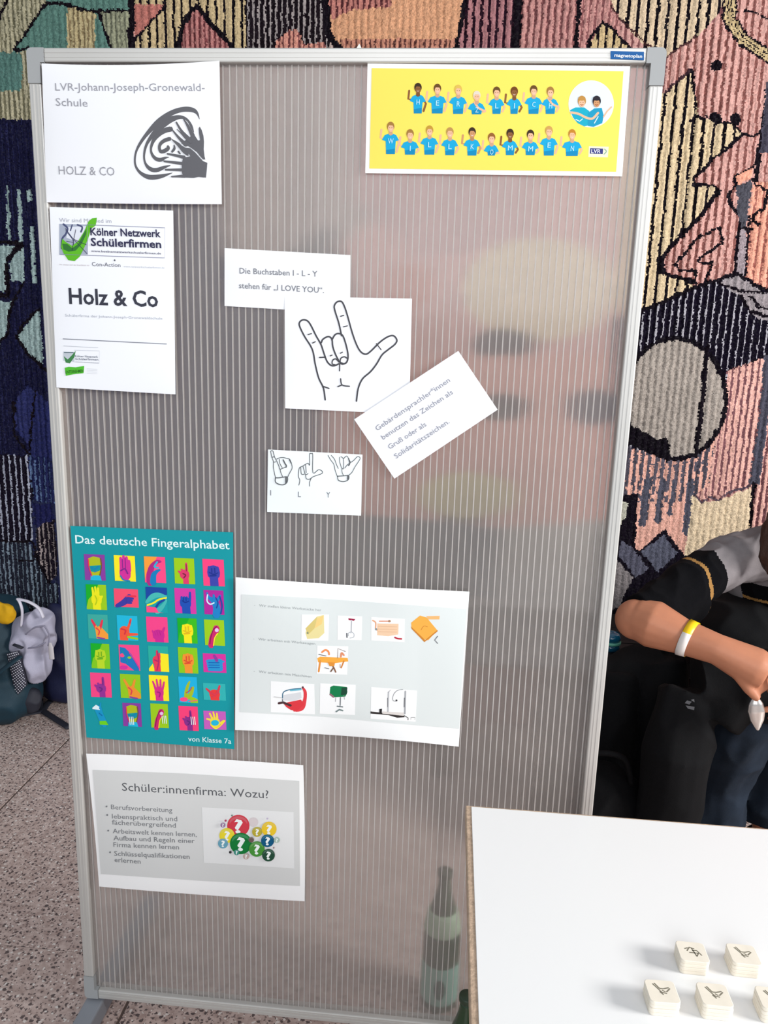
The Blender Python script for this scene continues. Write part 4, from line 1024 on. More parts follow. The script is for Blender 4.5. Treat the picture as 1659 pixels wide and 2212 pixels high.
def p5(k):
    k.poly(z([(580, 600), (600, 590), (785, 598), (790, 622), (700, 634), (585, 628)]), (250, 176, 70)); k.stroke(z([(600, 620), (590, 690)]), 4, (232, 150, 70)); k.stroke(z([(760, 620), (742, 665)]), 3, (216, 134, 60)); k.stroke(z([(612, 560), (635, 545), (655, 555), (660, 575)]), 4, (244, 150, 90), True, True); k.stroke(z([(590, 575), (640, 585)]), 1.6, (110, 110, 110)); k.stroke(z([(718, 600), (720, 535), (770, 555)]), 1.4, (150, 130, 120)); k.stroke(z([(740, 590), (745, 565), (760, 580)]), 4, (232, 150, 110), True, True); k.stroke(z([(680, 640), (690, 665), (672, 690)]), 3, (120, 90, 70)); k.stroke(z([(690, 660), (705, 694)]), 3, (140, 96, 70)); k.stroke(z([(630, 665), (660, 672)]), 1.4, (120, 120, 124)); k.stroke(z([(735, 640), (735, 665)]), 1.2, (150, 110, 90)); k.poly(z([(650, 628), (700, 630), (695, 655), (664, 655)]), (230, 150, 60))
def p6(k):
    k.poly(z([(345, 850), (470, 830), (475, 870), (420, 890), (340, 885)]), (222, 224, 228)); k.stroke(z([(345, 870), (352, 830), (400, 812), (470, 805)]), 2.2, (60, 110, 140), True, True); k.stroke(z([(400, 818), (470, 812)]), 3.4, (110, 190, 212)); k.stroke(z([(480, 798), (498, 830), (494, 890), (470, 930), (430, 945)]), [4, 7, 8, 16, 12], (230, 66, 74), True, True); k.poly(z([(350, 905), (470, 880), (490, 915), (440, 958), (400, 950), (370, 930)]), (226, 60, 68)); k.stroke(z([(320, 905), (350, 900), (400, 920)]), 5, (80, 50, 54)); k.stroke(z([(290, 862), (340, 868)]), 2.4, (214, 214, 214)); k.ellipse(*z([(483, 798)])[0], 1.6, 2.6, (60, 60, 70)); k.stroke(z([(345, 880), (348, 900)]), 1.6, (80, 80, 90))
def p7(k):
    k.poly(z([(668, 795), (690, 785), (780, 795), (784, 830), (770, 860), (690, 865), (664, 840)]), (18, 128, 76)); k.poly(z([(745, 800), (784, 798), (780, 845), (740, 850)]), (30, 74, 56)); k.stroke(z([(668, 845), (690, 862)]), 4, (150, 110, 120)); k.stroke(z([(705, 866), (703, 895)]), 1.2, (150, 150, 156)); k.stroke(z([(737, 866), (735, 920)]), 2.2, (120, 126, 132)); k.stroke(z([(715, 925), (752, 930)]), 2.4, (110, 120, 124)); k.stroke(z([(708, 962), (730, 948), (752, 955)]), 3.2, (124, 140, 140)); k.stroke(z([(760, 850), (765, 880)]), 1, (150, 150, 156))
def p8(k):
    k.poly(z([(940, 960), (1010, 968), (1170, 985), (1170, 1000), (1120, 1003), (1060, 985), (940, 975)]), (56, 50, 50)); k.poly(z([(1020, 960), (1170, 968), (1165, 990), (1020, 975)]), (226, 220, 216)); k.stroke(z([(1062, 830), (1058, 960)]), 3.4, (190, 192, 196)); k.stroke(z([(1176, 825), (1172, 975)]), 3.6, (170, 172, 176)); k.stroke(z([(1056, 870), (1056, 930)]), 1.4, (110, 112, 116)); k.stroke(z([(1170, 870), (1168, 930)]), 2, (110, 112, 116)); k.stroke(z([(1160, 812), (1120, 820), (1095, 850), (1092, 885), (1115, 892)]), 1, (110, 112, 116), True, True); k.ellipse(*z([(1116, 886)])[0], 2, 2, (60, 60, 64)); k.poly(z([(1000, 945), (1018, 942), (1016, 975), (1000, 972)]), (40, 38, 40)); k.stroke(z([(1172, 990), (1195, 1005), (1194, 1018)]), 1.4, (60, 56, 56)); k.stroke(z([(1212, 1015), (1215, 1000), (1242, 1000), (1240, 1015)]), .9, (120, 120, 120)); k.stroke(z([(1062, 832), (1075, 815)]), .8, (140, 140, 146))
pic([(475, 305), (660, 305), (655, 482), (472, 480)], p1); pic([(718, 312), (884, 318), (880, 478), (716, 476)], p2); pic([(945, 322), (1172, 335), (1170, 492), (945, 480)], p3); pic(None, p4, False)
pic([(580, 515), (790, 520), (782, 712), (576, 705)], p5); pic([(265, 755), (560, 775), (565, 980), (265, 965)], p6); pic([(600, 770), (840, 780), (835, 985), (596, 975)], p7); pic([(945, 795), (1255, 820), (1245, 1030), (940, 1010)], p8)

# ---- J: why-sheet with the coloured question marks
wv2 = lambda s, t: 0.010 * max(0, .25 - s) * (1 - t) + 0.003 * math.sin(s * 8) * t
J = Paper('paper_sheet', 'white sheet asking Wozu? beside coloured question mark bubbles, lowest on the board', 'paper sheet',
          [(186, 1628), (655, 1653), (658, 1947), (214, 1915)], 0.0045, 0.005, (247, 247, 247), (-3, 2, 2, 2), wv2)
i = Ink(J, 'grey_field'); i.poly([(200.7, 1663), (400, 1671), (646.5, 1687), (648, 1914), (440, 1903), (217.6, 1888)], (212, 213, 212)); i.done()
i = Ink(J, 'lettering'); i.layer = 2; c = (122, 124, 128)
i.text('Schüler:innenfirma: Wozu?', 263.8, 1708, 580.5, 1724.5, 17, (92, 94, 98))
for s, a in (('Berufsvorbereitung', (240, 1748, 372.3, 1755)), ('lebenspraktisch und', (242.2, 1768, 383, 1774)), ('fächerübergreifend', (242.2, 1781, 380, 1788)), ('Arbeitswelt kennen lernen,', (243.8, 1800, 425, 1807.5)), ('Aufbau und Regeln einer', (245.3, 1815, 420.5, 1821.5)),
             ('Firma kennen lernen', (245.3, 1829.4, 386.7, 1835)), ('Schlüsselqualifikationen', (246.8, 1848.5, 409.8, 1855.5)), ('erlernen', (247.5, 1862, 303.7, 1866))):
    i.text(s, *a, 10, c)
for x, y in ((230, 1742.2), (231.5, 1760.6), (233.6, 1794.4), (237.6, 1841.2)): i.ellipse(x, y, 2, 2, c, 8)
i.done()
pb = Ink(J, 'bubble_picture'); pb.layer = 3; pb.poly([(435.9, 1743.7), (634.2, 1754.5), (635.7, 1876), (440.5, 1863.6)], (228, 229, 229)); pb.done()
z = Z(430, 1740, 7.54)
bub = Ink(J, 'question_bubble'); bub.layer = 5
for cx, cy, r, col, q in ((885, 270, 80, (216, 206, 208), .6), (640, 330, 182, (208, 60, 74), 1), (455, 490, 125, (232, 214, 50), 1), (390, 620, 82, (104, 162, 184), 1), (680, 620, 178, (12, 122, 54), 1), (945, 430, 82, (186, 170, 56), 1), (1140, 385, 122, (236, 198, 44), 1),
                          (940, 710, 128, (70, 146, 56), 1), (1115, 575, 106, (6, 88, 128), 1), (1130, 810, 104, (34, 76, 56), 1), (612, 765, 46, (60, 142, 128), 1), (765, 830, 50, (190, 168, 160), .8), (1265, 565, 48, (166, 190, 176), .8), (388, 320, 40, (150, 116, 158), .8), (508, 762, 22, (50, 50, 54), 0), (432, 248, 18, (170, 70, 100), 0), (1110, 215, 14, (190, 180, 206), 0), (1215, 690, 14, (150, 120, 120), 0), (535, 165, 15, (110, 130, 120), 0), (850, 560, 44, (110, 90, 84), .5)):
    p = z([(cx, cy)])[0]; rr_ = r / 7.54; bub.mark()
    bub.ellipse(p[0], p[1], rr_, rr_ * .98, col, 26)
    if q: bub.ellipse(p[0], p[1] - rr_ * .28, rr_ * .8, rr_ * .58, tuple(min(255, int(a * .75 + 50)) for a in col), 18); bub.ellipse(p[0], p[1] + rr_ * .12, rr_ * .84, rr_ * .74, col, 20)
    if q >= .8: bub.text('?', p[0] - rr_ * .36, p[1] + rr_ * .62, p[0] + rr_ * .4, p[1] + rr_ * .64, rr_ * 1.15, (240, 246, 244), .03)
bub.done()

# brand label on the top rail and a paper tab poking up behind it
L_ = Paper('brand_label', None, None, [(1319, 110), (1391, 112), (1391, 130), (1319, 127)], -0.0012, 0, (28, 92, 156), n=2)
i = Ink(L_, 'lettering'); i.text('magnetoplan', 1327, 122.5, 1387, 125, 7, (240, 246, 250), .02); i.done()
L_.o.parent = board; L_.o.location = Vector(L_.loc) - board.location
for key in list(L_.o.keys()):
    if key in ('label', 'category'): del L_.o[key]
t0 = hit(775, 100, y=0.014)
bm = bmesh.new(); vs = [bm.verts.new(p) for p in ((t0[0] - .006, 0.012, 1.799), (t0[0] + .007, .012, 1.799), (t0[0] + .001, .012, 1.8095))]; f = bm.faces.new(vs)
r = bmesh.ops.extrude_face_region(bm, geom=[f]); 
for v in r['geom']:
    if isinstance(v, bmesh.types.BMVert): v.co.y += .003
bmesh.ops.recalc_face_normals(bm, faces=bm.faces)
attach(bm_obj('white_tab', bm, mat('white_tab', (238, 236, 230), .6)), board)

# ------------------------------------------------------------------ table in front, with the wooden blocks on it
TZ = 0.68
WHITE = mat('white_laminate', (240, 240, 240), 0.28, 0, .5)
CHIP = mat('chipboard_edge', (205, 178, 154), 0.85, 0, .2, .35, 160, .4, 300)
tx0, tx1, ty1, ty0 = 0.7545, 2.02, -0.256, -1.02
table = empty('table', ((tx0 + tx1) / 2, (ty0 + ty1) / 2, FLOOR), 'white-topped table with bare chipboard edges standing in front of the display board', 'table')
box('core_board', (tx0, ty0, TZ - .024), (tx1, ty1, TZ - .0012), CHIP, table, .0015)
box('laminate', (tx0 + .0085, ty0 + .004, TZ - .0014), (tx1 - .006, ty1 - .0045, TZ), WHITE, table, .0005, None, 1)
LEGM = mat('grey_leg_steel', (120, 122, 126), .4, .4)
for x in (tx0 + .12, tx1 - .12):
    for y in (ty0 + .08, ty1 - .08):
        box('leg', (x - .02, y - .02, FLOOR), (x + .02, y + .02, TZ - .024), LEGM, table, .003)
box('rail', (tx0 + .12, ty1 - .09, TZ - .075), (tx1 - .12, ty1 - .065, TZ - .024), LEGM, table, .002)
box('rail', (tx0 + .12, ty0 + .065, TZ - .075), (tx1 - .12, ty0 + .09, TZ - .024), LEGM, table, .002)

WOOD = mat('pale_plywood', (243, 234, 218), .6, 0, .3, .08, 60)
WOOD2 = mat('pale_plywood_seam', (232, 222, 204), .7, 0, .2)
MARK = mat('burnt_mark', (128, 122, 106), .8)
def rounded_slab(name, w, d, z0, z1, r, m, parent, lw=0):
    pts = []
    for cx, cy, a0 in ((w - r, d - r, 0), (r, d - r, 90), (r, r, 180), (w - r, r, 270)):
        for q in range(6):
            a = math.radians(a0 + 90 * q / 5); pts.append((cx + r * math.cos(a), cy + r * math.sin(a)))
    n = len(pts); vs = []; e = 0.0005
    for zz, off in ((z0, e), (z0 + e, 0), (z1 - e, 0), (z1, e)):
        for x, y in pts:
            vs.append((x + (w / 2 - x) / (w / 2) * off, y + (d / 2 - y) / (d / 2) * off, zz))
    fs = [tuple(range(n - 1, -1, -1)), tuple(range(3 * n, 4 * n))]
    for l in range(3):
        for q in range(n):
            a = l * n + q; b = l * n + (q + 1) % n
            fs.append((a, b, b + n, a + n))
    o = mesh_obj(name, vs, fs, m); o.parent = parent
    return o
BW, BD, NL, LH = 0.0315, 0.0300, 4, 0.0044
blocks = [((1468, 2103), (1533.5, 2110), 'wooden block with a hand sign, in the back row nearer the table\'s left edge', 0),
          ((1580, 2109), (1645, 2116), 'wooden block with a hand sign, in the back row by the photo\'s right edge', 1),
          ((1402, 2194), (1466, 2199), 'wooden block with a hand sign, first in the front row, nearest the table\'s left edge', 2),
          ((1516, 2201), (1583, 2208), 'wooden block with a hand sign, second in the front row', 3),
          ((1644, 2209), (1712, 2217), 'wooden block in the front row, cut off by the photo\'s right edge', 4)]
for (a, b, lab, kd) in blocks:
    pa, pb_ = hit(*a, z=TZ), hit(*b, z=TZ)
    ang = math.atan2(pb_[1] - pa[1], pb_[0] - pa[0])
    e = empty('wooden_block', (pa[0], pa[1], TZ), lab, 'block', 'wooden blocks on the table')
    e.rotation_euler = (0, 0, ang)
    rq = random.Random(kd)
    for l in range(NL):
        s_ = rounded_slab('layer', BW, BD, l * LH + .0001, (l + 1) * LH, .0045, WOOD, e)
        s_.location = (rq.uniform(-.0003, .0003), rq.uniform(-.0003, .0003), 0)
    # hand sign burnt into the top
    top = NL * LH + .0001
    vs, fs = [], []
    def seg(p, q, w=.0014):
        dx, dy = q[0] - p[0], q[1] - p[1]; L_n = math.hypot(dx, dy); ox, oy = -dy / L_n * w / 2, dx / L_n * w / 2; o_ = len(vs)
        vs.extend([(p[0] + ox, p[1] + oy, top), (p[0] - ox, p[1] - oy, top), (q[0] - ox, q[1] - oy, top), (q[0] + ox, q[1] + oy, top)]); fs.append((o_, o_ + 1, o_ + 2, o_ + 3))
    shapes = [[((.010, .015), (.014, .021)), ((.014, .021), (.019, .019)), ((.012, .013), (.022, .013)), ((.016, .020), (.019, .008)), ((.019, .008), (.022, .013)), ((.008, .018), (.012, .020)), ((.016, .016), (.021, .017)), ((.021, .017), (.025, .010))],
              [((.008, .024), (.012, .018)), ((.010, .025), (.014, .018)), ((.012, .018), (.015, .013)), ((.015, .013), (.020, .012)), ((.018, .018), (.024, .020)), ((.020, .014), (.025, .019)), ((.014, .018), (.018, .018)), ((.013, .014), (.016, .010)), ((.016, .016), (.019, .014))]]
    for p, q in shapes[0 if kd == 0 else 1]: seg(p, q)
    o = mesh_obj('hand_mark', vs, fs, MARK); o.parent = e

# ------------------------------------------------------------------ green bottles
GGL = mat('green_bottle_glass', (22, 60, 28), .12, 0, .6, coat=.4)
GLAB = mat('pale_green_label', (176, 200, 172), .6); TLAB = mat('pale_teal_label', (140, 186, 172), .6); DLAB = mat('dark_label_mark', (40, 70, 66), .6)
def bottle(name, loc, h, r, label, labels=True, group=None):
    e = empty(name, loc, label, 'bottle', group)
    prof = [(r * .8, 0), (r * .97, .006), (r, .02), (r, h * .50), (r * .96, h * .57), (r * .80, h * .68), (r * .56, h * .78), (r * .40, h * .86), (r * .34, h * .92), (r * .33, h * .965)]
    lathe('glass_body', prof, loc, GGL, e)
    lathe('cap', [(r * .38, h * .955), (r * .40, h * .96), (r * .40, h * .995), (r * .36, h)], loc, mat('dark_green_cap', (44, 62, 44), .4), e)
    if labels:
        lathe('body_label', [(r * 1.012, h * .07), (r * 1.014, h * .08), (r * 1.014, h * .34), (r * 1.012, h * .35)], loc, TLAB, e)
        lathe('neck_label', [(r * .97, h * .575), (r * .985, h * .58), (r * .84, h * .685), (r * .75, h * .72), (r * .70, h * .72)], loc, GLAB, e)
        vs = []; 
        for q in range(18):
            a = 2 * math.pi * q / 18; th = -math.pi / 2 + .30 * math.cos(a); zz = h * .2 + h * .075 * math.sin(a)
            vs.append((loc[0] + r * 1.03 * math.cos(th), loc[1] + r * 1.03 * math.sin(th), loc[2] + zz))
        attach(mesh_obj('label_emblem', vs, [tuple(range(18))], DLAB), e)
    return e
pbt = hit(945, 2150, z=FLOOR)
bottle('glass_bottle', (0.738, 0.135, FLOOR), .325, .0405, 'dark green bottle with pale labels, seen blurred through the board\'s lower right')
bx = hit(962, 2205, y=-0.12)
bottle('glass_bottle', (bx[0] + .037, -0.12, FLOOR), .262, .037, 'dark green bottle in front of the board, mostly hidden by the table edge', False)

# ------------------------------------------------------------------ bench along the wall
BEN = mat('dark_bench_wood', (30, 24, 25), .5, 0, .4, .3, 14)
bench = empty('bench', (1.4, 1.2, FLOOR), 'low dark bench along the wall behind the board, carrying the person', 'bench')
for k in range(3):
    box('plank', (0.62, .985 + k * .145, .375), (2.4, .985 + k * .145 + .139, .425), BEN, bench, .004)
for x in (.72, 1.55, 2.28):
    box('leg', (x - .03, 1.03, FLOOR), (x + .03, 1.37, .375), BEN, bench, .004)

# ------------------------------------------------------------------ person
def pt(u, v, y): 
    p = hit(u, v, y=y); return Vector(p)
SKIN = mat('skin', (190, 126, 96), .5, 0, .35, .10, 26, .06, 300, sss=.12)
S = pt(1588, 1200, .80); EL = pt(1374, 1338, .58); WR = pt(1548, 1402, .48)
mid = Vector((S.x + .185, .80, 0))
N_ = Vector((mid.x, .80, S.z + .035)); SL = Vector((mid.x + .185, .80, S.z)); HIP = Vector((mid.x, 1.10, .545))
ELL = Vector((SL.x + .12, .62, S.z - .19)); WRL = Vector((mid.x + .08, .50, S.z - .27))
HD = N_ + Vector((0, -.05, .225))
KR = pt(1590, 1700, .66); KL = Vector((mid.x + .07, .64, .45)); KR.z = .455
AR, AL = Vector((KR.x - .02, .72, .03)), Vector((mid.x - .03, .74, .03))
k1 = pt(1668, 1462, .455)
def hand(wr, kn, tips, rr_=.0088, side=1, thumb=None, ny=-1):
    """palm with four fingers and a thumb; tips = finger end points"""
    P = []
    d = (kn - wr).normalized(); up_ = Vector((0, 0, 1)); a = d.cross(up_).normalized() ; n = a.cross(d).normalized()
    P.append(('tube', [wr, wr.lerp(kn, .45), kn], [.029, .040, .041], .52, tuple(a)))
    return P
armR = [('tube', [S + Vector((.03, 0, 0)), S, S.lerp(EL, .5), EL + Vector((.015, .01, .0))], [.05, .05, .043, .040]),
        ('ell', EL, (.052, .048, .052)),
        ('tube', [EL + Vector((.004, 0, .004)), EL.lerp(WR, .22) + Vector((0, 0, .004)), EL.lerp(WR, .6), WR, WR.lerp(pt(1650, 1452, .455), .4), WR.lerp(pt(1650, 1452, .455), .8), pt(1650, 1452, .455)], [.052, .060, .044, .037, .043, .049, .045])]
# hand R: wrist -> knuckles; bent downward, fingers pinching
KN = pt(1650, 1452, .455)
pinch = pt(1634, 1506, .425)
fin = [(pt(1668, 1440, .435), pt(1690, 1490, .42), pt(1672, 1530, .425), pt(1648, 1534, .432)),
       (pt(1672, 1455, .455), pt(1702, 1500, .445), pt(1686, 1548, .45), pt(1664, 1556, .455)),
       (pt(1668, 1470, .475), pt(1696, 1512, .47), pt(1682, 1552, .475), pt(1664, 1562, .475)),
       (pt(1660, 1480, .49), pt(1682, 1518, .49), pt(1672, 1548, .492), pt(1660, 1556, .492))]
for f4 in fin:
    armR.append(('tube', [KN.lerp(f4[0], .3)] + list(f4), [.012, .0112, .0100, .0092, .0078]))
armR.append(('tube', [pt(1588, 1424, .47), pt(1600, 1462, .45), pt(1618, 1490, .435), pt(1638, 1512, .428)], [.021, .0165, .0125, .0095]))
armR.append(('tube', [pt(1592, 1420, .468), pt(1618, 1452, .46), pt(1645, 1490, .455)], [.030, .030, .022]))
armL = [('tube', [SL, SL.lerp(ELL, .5), ELL], [.05, .043, .040]), ('tube', [ELL, ELL.lerp(WRL, .3), WRL], [.040, .042, .027])]
KNL = WRL + Vector((-.075, -.02, -.02))
armL += [('tube', [WRL, WRL.lerp(KNL, .5), KNL], [.027, .038, .038], .6)]
for q in range(4):
    b_ = KNL + Vector((-.005, .0, .028 - q * .019)); armL.append(('tube', [WRL.lerp(b_, .6), b_, b_ + Vector((-.035, -.012, -.012)), b_ + Vector((-.052, .0, -.035)), b_ + Vector((-.046, .012, -.05))], [.011, .0105, .0098, .009, .0078]))
armL.append(('tube', [WRL + Vector((-.02, -.01, .02)), WRL + Vector((-.05, -.03, .035)), WRL + Vector((-.085, -.04, .02))], [.016, .0125, .010]))
torso = [('tube', [HIP + Vector((0, 0, -.03)), HIP.lerp(N_, .3), HIP.lerp(N_, .65), N_ + Vector((0, 0, -.05))], [.135, .125, .14, .10], .72, (0, 1, 0)),
         ('tube', [S + Vector((.01, 0, -.005)), N_ + Vector((0, .01, -.03)), SL + Vector((-.01, 0, -.005))], [.052, .07, .052])]
neckhead = [('tube', [N_ + Vector((0, .01, -.04)), N_ + Vector((0, -.01, .06)), HD + Vector((0, .01, -.05))], [.062, .052, .055]),
            ('ell', HD + Vector((0, 0, .015)), (.073, .092, .105)), ('ell', HD + Vector((0, -.035, -.055)), (.050, .052, .052)), ('ell', HD + Vector((0, -.088, -.012)), (.012, .020, .020)),
            ('ell', HD + Vector((0, -.078, -.056)), (.024, .012, .009)), ('ell', HD + Vector((-.074, .012, -.005)), (.010, .018, .030)), ('ell', HD + Vector((.074, .012, -.005)), (.010, .018, .030))]
legs = [('tube', [HIP + Vector((-.085, -.02, -.01)), Vector((mid.x - .10, .85, .50)).lerp(KR, .3), KR, KR + Vector((0, .03, -.07)), AR + Vector((0, .02, .16)), AR], [.080, .068, .050, .046, .038, .032]),
        ('tube', [HIP + Vector((.085, -.02, -.01)), Vector((mid.x + .10, .85, .49)), KL, KL + Vector((0, .03, -.07)), AL + Vector((0, .02, .16)), AL], [.080, .068, .050, .046, .038, .032]),
        ('tube', [AR, AR + Vector((-.01, -.06, -.035)), AR + Vector((-.015, -.15, -.05))], [.036, .034, .024]), ('tube', [AL, AL + Vector((.01, -.06, -.035)), AL + Vector((.015, -.15, -.05))], [.036, .034, .024])]
person_me = blob_mesh(torso + neckhead + armR + armL + legs, .0042, 6)
person = from_mesh('person', person_me, SKIN)
tag(person, 'seated person in a grey and black gold-striped sweater and a yellow wristband', 'person')
def kid_of(o): o.parent = person; return o
# sweater
def folds(amp, sc, seed=0.0, stretch=(1, 1, 1)):
    def f(co, no):
        q = Vector((co.x * stretch[0], co.y * stretch[1], co.z * stretch[2])) * sc + Vector((seed, seed, seed))
        n1 = 1 - abs(noise.noise(q)) * 2
        return co + no * amp * (n1 - .5)
    return f
sw = [('tube', [HIP + Vector((0, .0, -.08)), HIP.lerp(N_, .3), HIP.lerp(N_, .65), N_ + Vector((0, 0, -.045))], [.160, .150, .162, .122], .76, (0, 1, 0)),
      ('tube', [S + Vector((.0, 0, -.012)), S.lerp(N_, .5) + Vector((0, 0, .0)), N_ + Vector((0, .01, -.02)), SL.lerp(N_, .5), SL + Vector((0, 0, -.012))], [.066, .075, .082, .075, .066]),
      ('tube', [S + Vector((.03, 0, 0)), S.lerp(EL, .1), S.lerp(EL, .35), S.lerp(EL, .55), S.lerp(EL, .8), EL + Vector((.006, .008, .014))], [.07, .068, .063, .066, .058, .050]),
      ('tube', [S.lerp(EL, .5) + Vector((.0, 0, -.03)), EL.lerp(WR, .28) + Vector((.0, .035, .012))], [.07, .050]),
      ('tube', [SL, SL.lerp(ELL, .5), ELL], [.068, .062, .054])]
sme = blob_mesh(sw, .0042, 8, folds(.007, 17, 2.0, (1, 1, .6)))
GREY, BLKS, GOLD = mat('grey_knit', (130, 124, 126), .95, 0, .1, .1, 60, .3, 500), mat('black_knit', (9, 9, 13), .95, 0, .12, .3, 60, .4, 500), mat('gold_stripe_knit', (158, 118, 68), .9, 0, .1, .1, 90, .3, 500)
for m_ in (GREY, BLKS, GOLD): sme.materials.append(m_)
zg, zo = hit(1640, 1288, y=.70)[2], hit(1640, 1330, y=.70)[2]
zo2 = zo + (zg - zo) * .16
ax = (EL - S); L2 = ax.length_squared; axl = (ELL - SL); L2l = axl.length_squared
for f_ in sme.polygons:
    c = f_.center; t = (c - S).dot(ax) / L2; d = (c - (S + ax * t)).length
    tl_ = (c - SL).dot(axl) / L2l
    # the stripe leans like the raglan seam
    arm = c.x < S.x + .012 + (S.z - c.z) * .35
    if arm:
        tt = t + (c.z - (S.z + ax.z * t)) * .9
        mi = 0 if tt < .31 else (2 if .447 < tt < .478 else 1)
    elif c.x > SL.x - .01: mi = 0 if tl_ < .2 else (2 if .4 < tl_ < .45 else 1)
    else: mi = 0 if c.z > zg else (2 if zo - .003 < c.z < zo + .006 else 1)
    f_.material_index = mi
sweater = from_mesh('sweater', sme); kid_of(sweater)
JEANS = mat('dark_blue_denim', (36, 46, 60), .85, 0, .2, .5, 14, .3, 700)
jm = [('tube', [HIP + Vector((-.085, .02, -.01)), Vector((mid.x - .10, .85, .50)).lerp(KR, .3), KR, KR + Vector((0, .035, -.09)), AR + Vector((0, .02, .16)), AR + Vector((0, .0, .03))], [.11, .105, .095, .092, .085, .075]),
      ('tube', [HIP + Vector((.085, .02, -.01)), Vector((mid.x + .10, .85, .49)), KL, KL + Vector((0, .035, -.09)), AL + Vector((0, .02, .16)), AL + Vector((0, 0, .03))], [.105, .094, .076, .072, .062, .056]),
      ('ell', HIP + Vector((0, .03, 0)), (.18, .13, .11))]
kid_of(from_mesh('jeans', blob_mesh(jm, .007, 4, folds(.010, 12, 5.0)), JEANS))
SH = mat('black_shoe_leather', (20, 20, 24), .5)
for A_, sg in ((AR, -1), (AL, 1)):
    kid_of(from_mesh('shoe', blob_mesh([('tube', [A_ + Vector((0, .05, -.045)), A_ + Vector((sg * .008, -.06, -.045)), A_ + Vector((sg * .016, -.17, -.05))], [.044, .048, .036], 1), ('tube', [A_ + Vector((0, .0, .0)), A_ + Vector((0, -.02, -.04))], [.045, .048])], .005, 4, lambda co, no: Vector((co.x, co.y, max(co.z, FLOOR + .001)))), SH))
HAIR = mat('brown_hair', (70, 44, 34), .5, 0, .4, .4, 30, .6, 260)
hm = [('ell', HD + Vector((0, .022, .035)), (.088, .100, .105)), ('tube', [HD + Vector((-.07, .0, .03)), HD + Vector((-.088, -.01, -.08)), pt(1668, 1150, .70), pt(1662, 1205, .68), pt(1660, 1240, .68)], [.035, .034, .028, .024, .012]),
      ('tube', [HD + Vector((.07, .0, .03)), HD + Vector((.082, .0, -.08)), N_ + Vector((.075, -.07, .0)), N_ + Vector((.07, -.10, -.08))], [.035, .034, .030, .016]), ('tube', [HD + Vector((0, .08, .02)), N_ + Vector((0, .1, 0)), N_ + Vector((0, .13, -.12))], [.08, .07, .03], .7)]
kid_of(from_mesh('hair', blob_mesh(hm, .006, 3, folds(.006, 30, 1.0, (2, 2, .3))), HAIR))
EYEW, EYEB = mat('eye_white', (235, 232, 228), .2), mat('eye_iris', (60, 40, 30), .2)
for sx_ in (-.030, .030):
    c = HD + Vector((sx_, -.0745, .012))
    bm = bmesh.new(); bmesh.ops.create_uvsphere(bm, u_segments=14, v_segments=10, radius=.0115, matrix=Matrix.Translation(c)); kid_of(bm_obj('eye', bm, EYEW, None, True))
    bm = bmesh.new(); bmesh.ops.create_uvsphere(bm, u_segments=12, v_segments=8, radius=.0062, matrix=Matrix.Translation(c + Vector((0, -.0062, 0)))); kid_of(bm_obj('iris', bm, EYEB, None, True))
for dz, rz in ((-.0535, .0042), (-.0600, .0050)):
    bm = bmesh.new(); bmesh.ops.create_uvsphere(bm, u_segments=16, v_segments=8, radius=1, matrix=Matrix.Translation(HD + Vector((0, -.0855, dz))) @ Matrix.Diagonal((.020, .0075, rz, 1))); kid_of(bm_obj('lip', bm, mat('lip_skin', (150, 78, 70), .45), None, True))
# wristband: yellow with a white closing tab
wd = (WR - EL).normalized(); wc = EL.lerp(WR, .655)
YB, WB = mat('yellow_wristband_vinyl', (250, 206, 20), .35), mat('white_wristband_vinyl', (238, 232, 228), .4)
def band(name, m_, a0, a1):
    a_ = wd.cross(Vector((0, 1, 0))).normalized(); b_ = wd.cross(a_).normalized()      # b_ points along the arm's front/back
    vs, fs = [], []; n = 26
    for q in range(n + 1):
        t_ = math.radians(a0 + (a1 - a0) * q / n)
        dr = a_ * math.cos(t_) + b_ * math.sin(t_)
        r_ = .0445
        for off, rad in ((-.0105, r_ + .0015), (.0105, r_ - .001), (.0105, r_ + .0002), (-.0105, r_ + .0027)):
            vs.append(wc + wd * (off + .004 * math.cos(t_)) + dr * rad)
    for q in range(n):
        for k_ in range(4):
            fs.append((q * 4 + k_, q * 4 + (k_ + 1) % 4, q * 4 + 4 + (k_ + 1) % 4, q * 4 + 4 + k_))
    o = mesh_obj(name, vs, fs, m_, None, True); kid_of(o); return o
wb = band('wristband', YB, -200, 60)
wt = band('wristband_tab', WB, 60, 160)
# silver drop-shaped object under the fingertips
SIL = mat('brushed_silver', (226, 222, 218), .25, .85)
pc = pt(1632, 1505, .43); pe = pt(1637, 1578, .43)
pme = blob_mesh([('tube', [pc, pc.lerp(pe, .2), pc.lerp(pe, .42), pc.lerp(pe, .7), pc.lerp(pe, .9), pe], [.006, .016, .0200, .0155, .0075, .003], .55, (0, 1, 0))], .0018, 2)
pend = from_mesh('metal_spoon', pme, SIL)
tag(pend, 'small silver drop-shaped spoon bowl held under the person\'s fingertips', 'spoon')

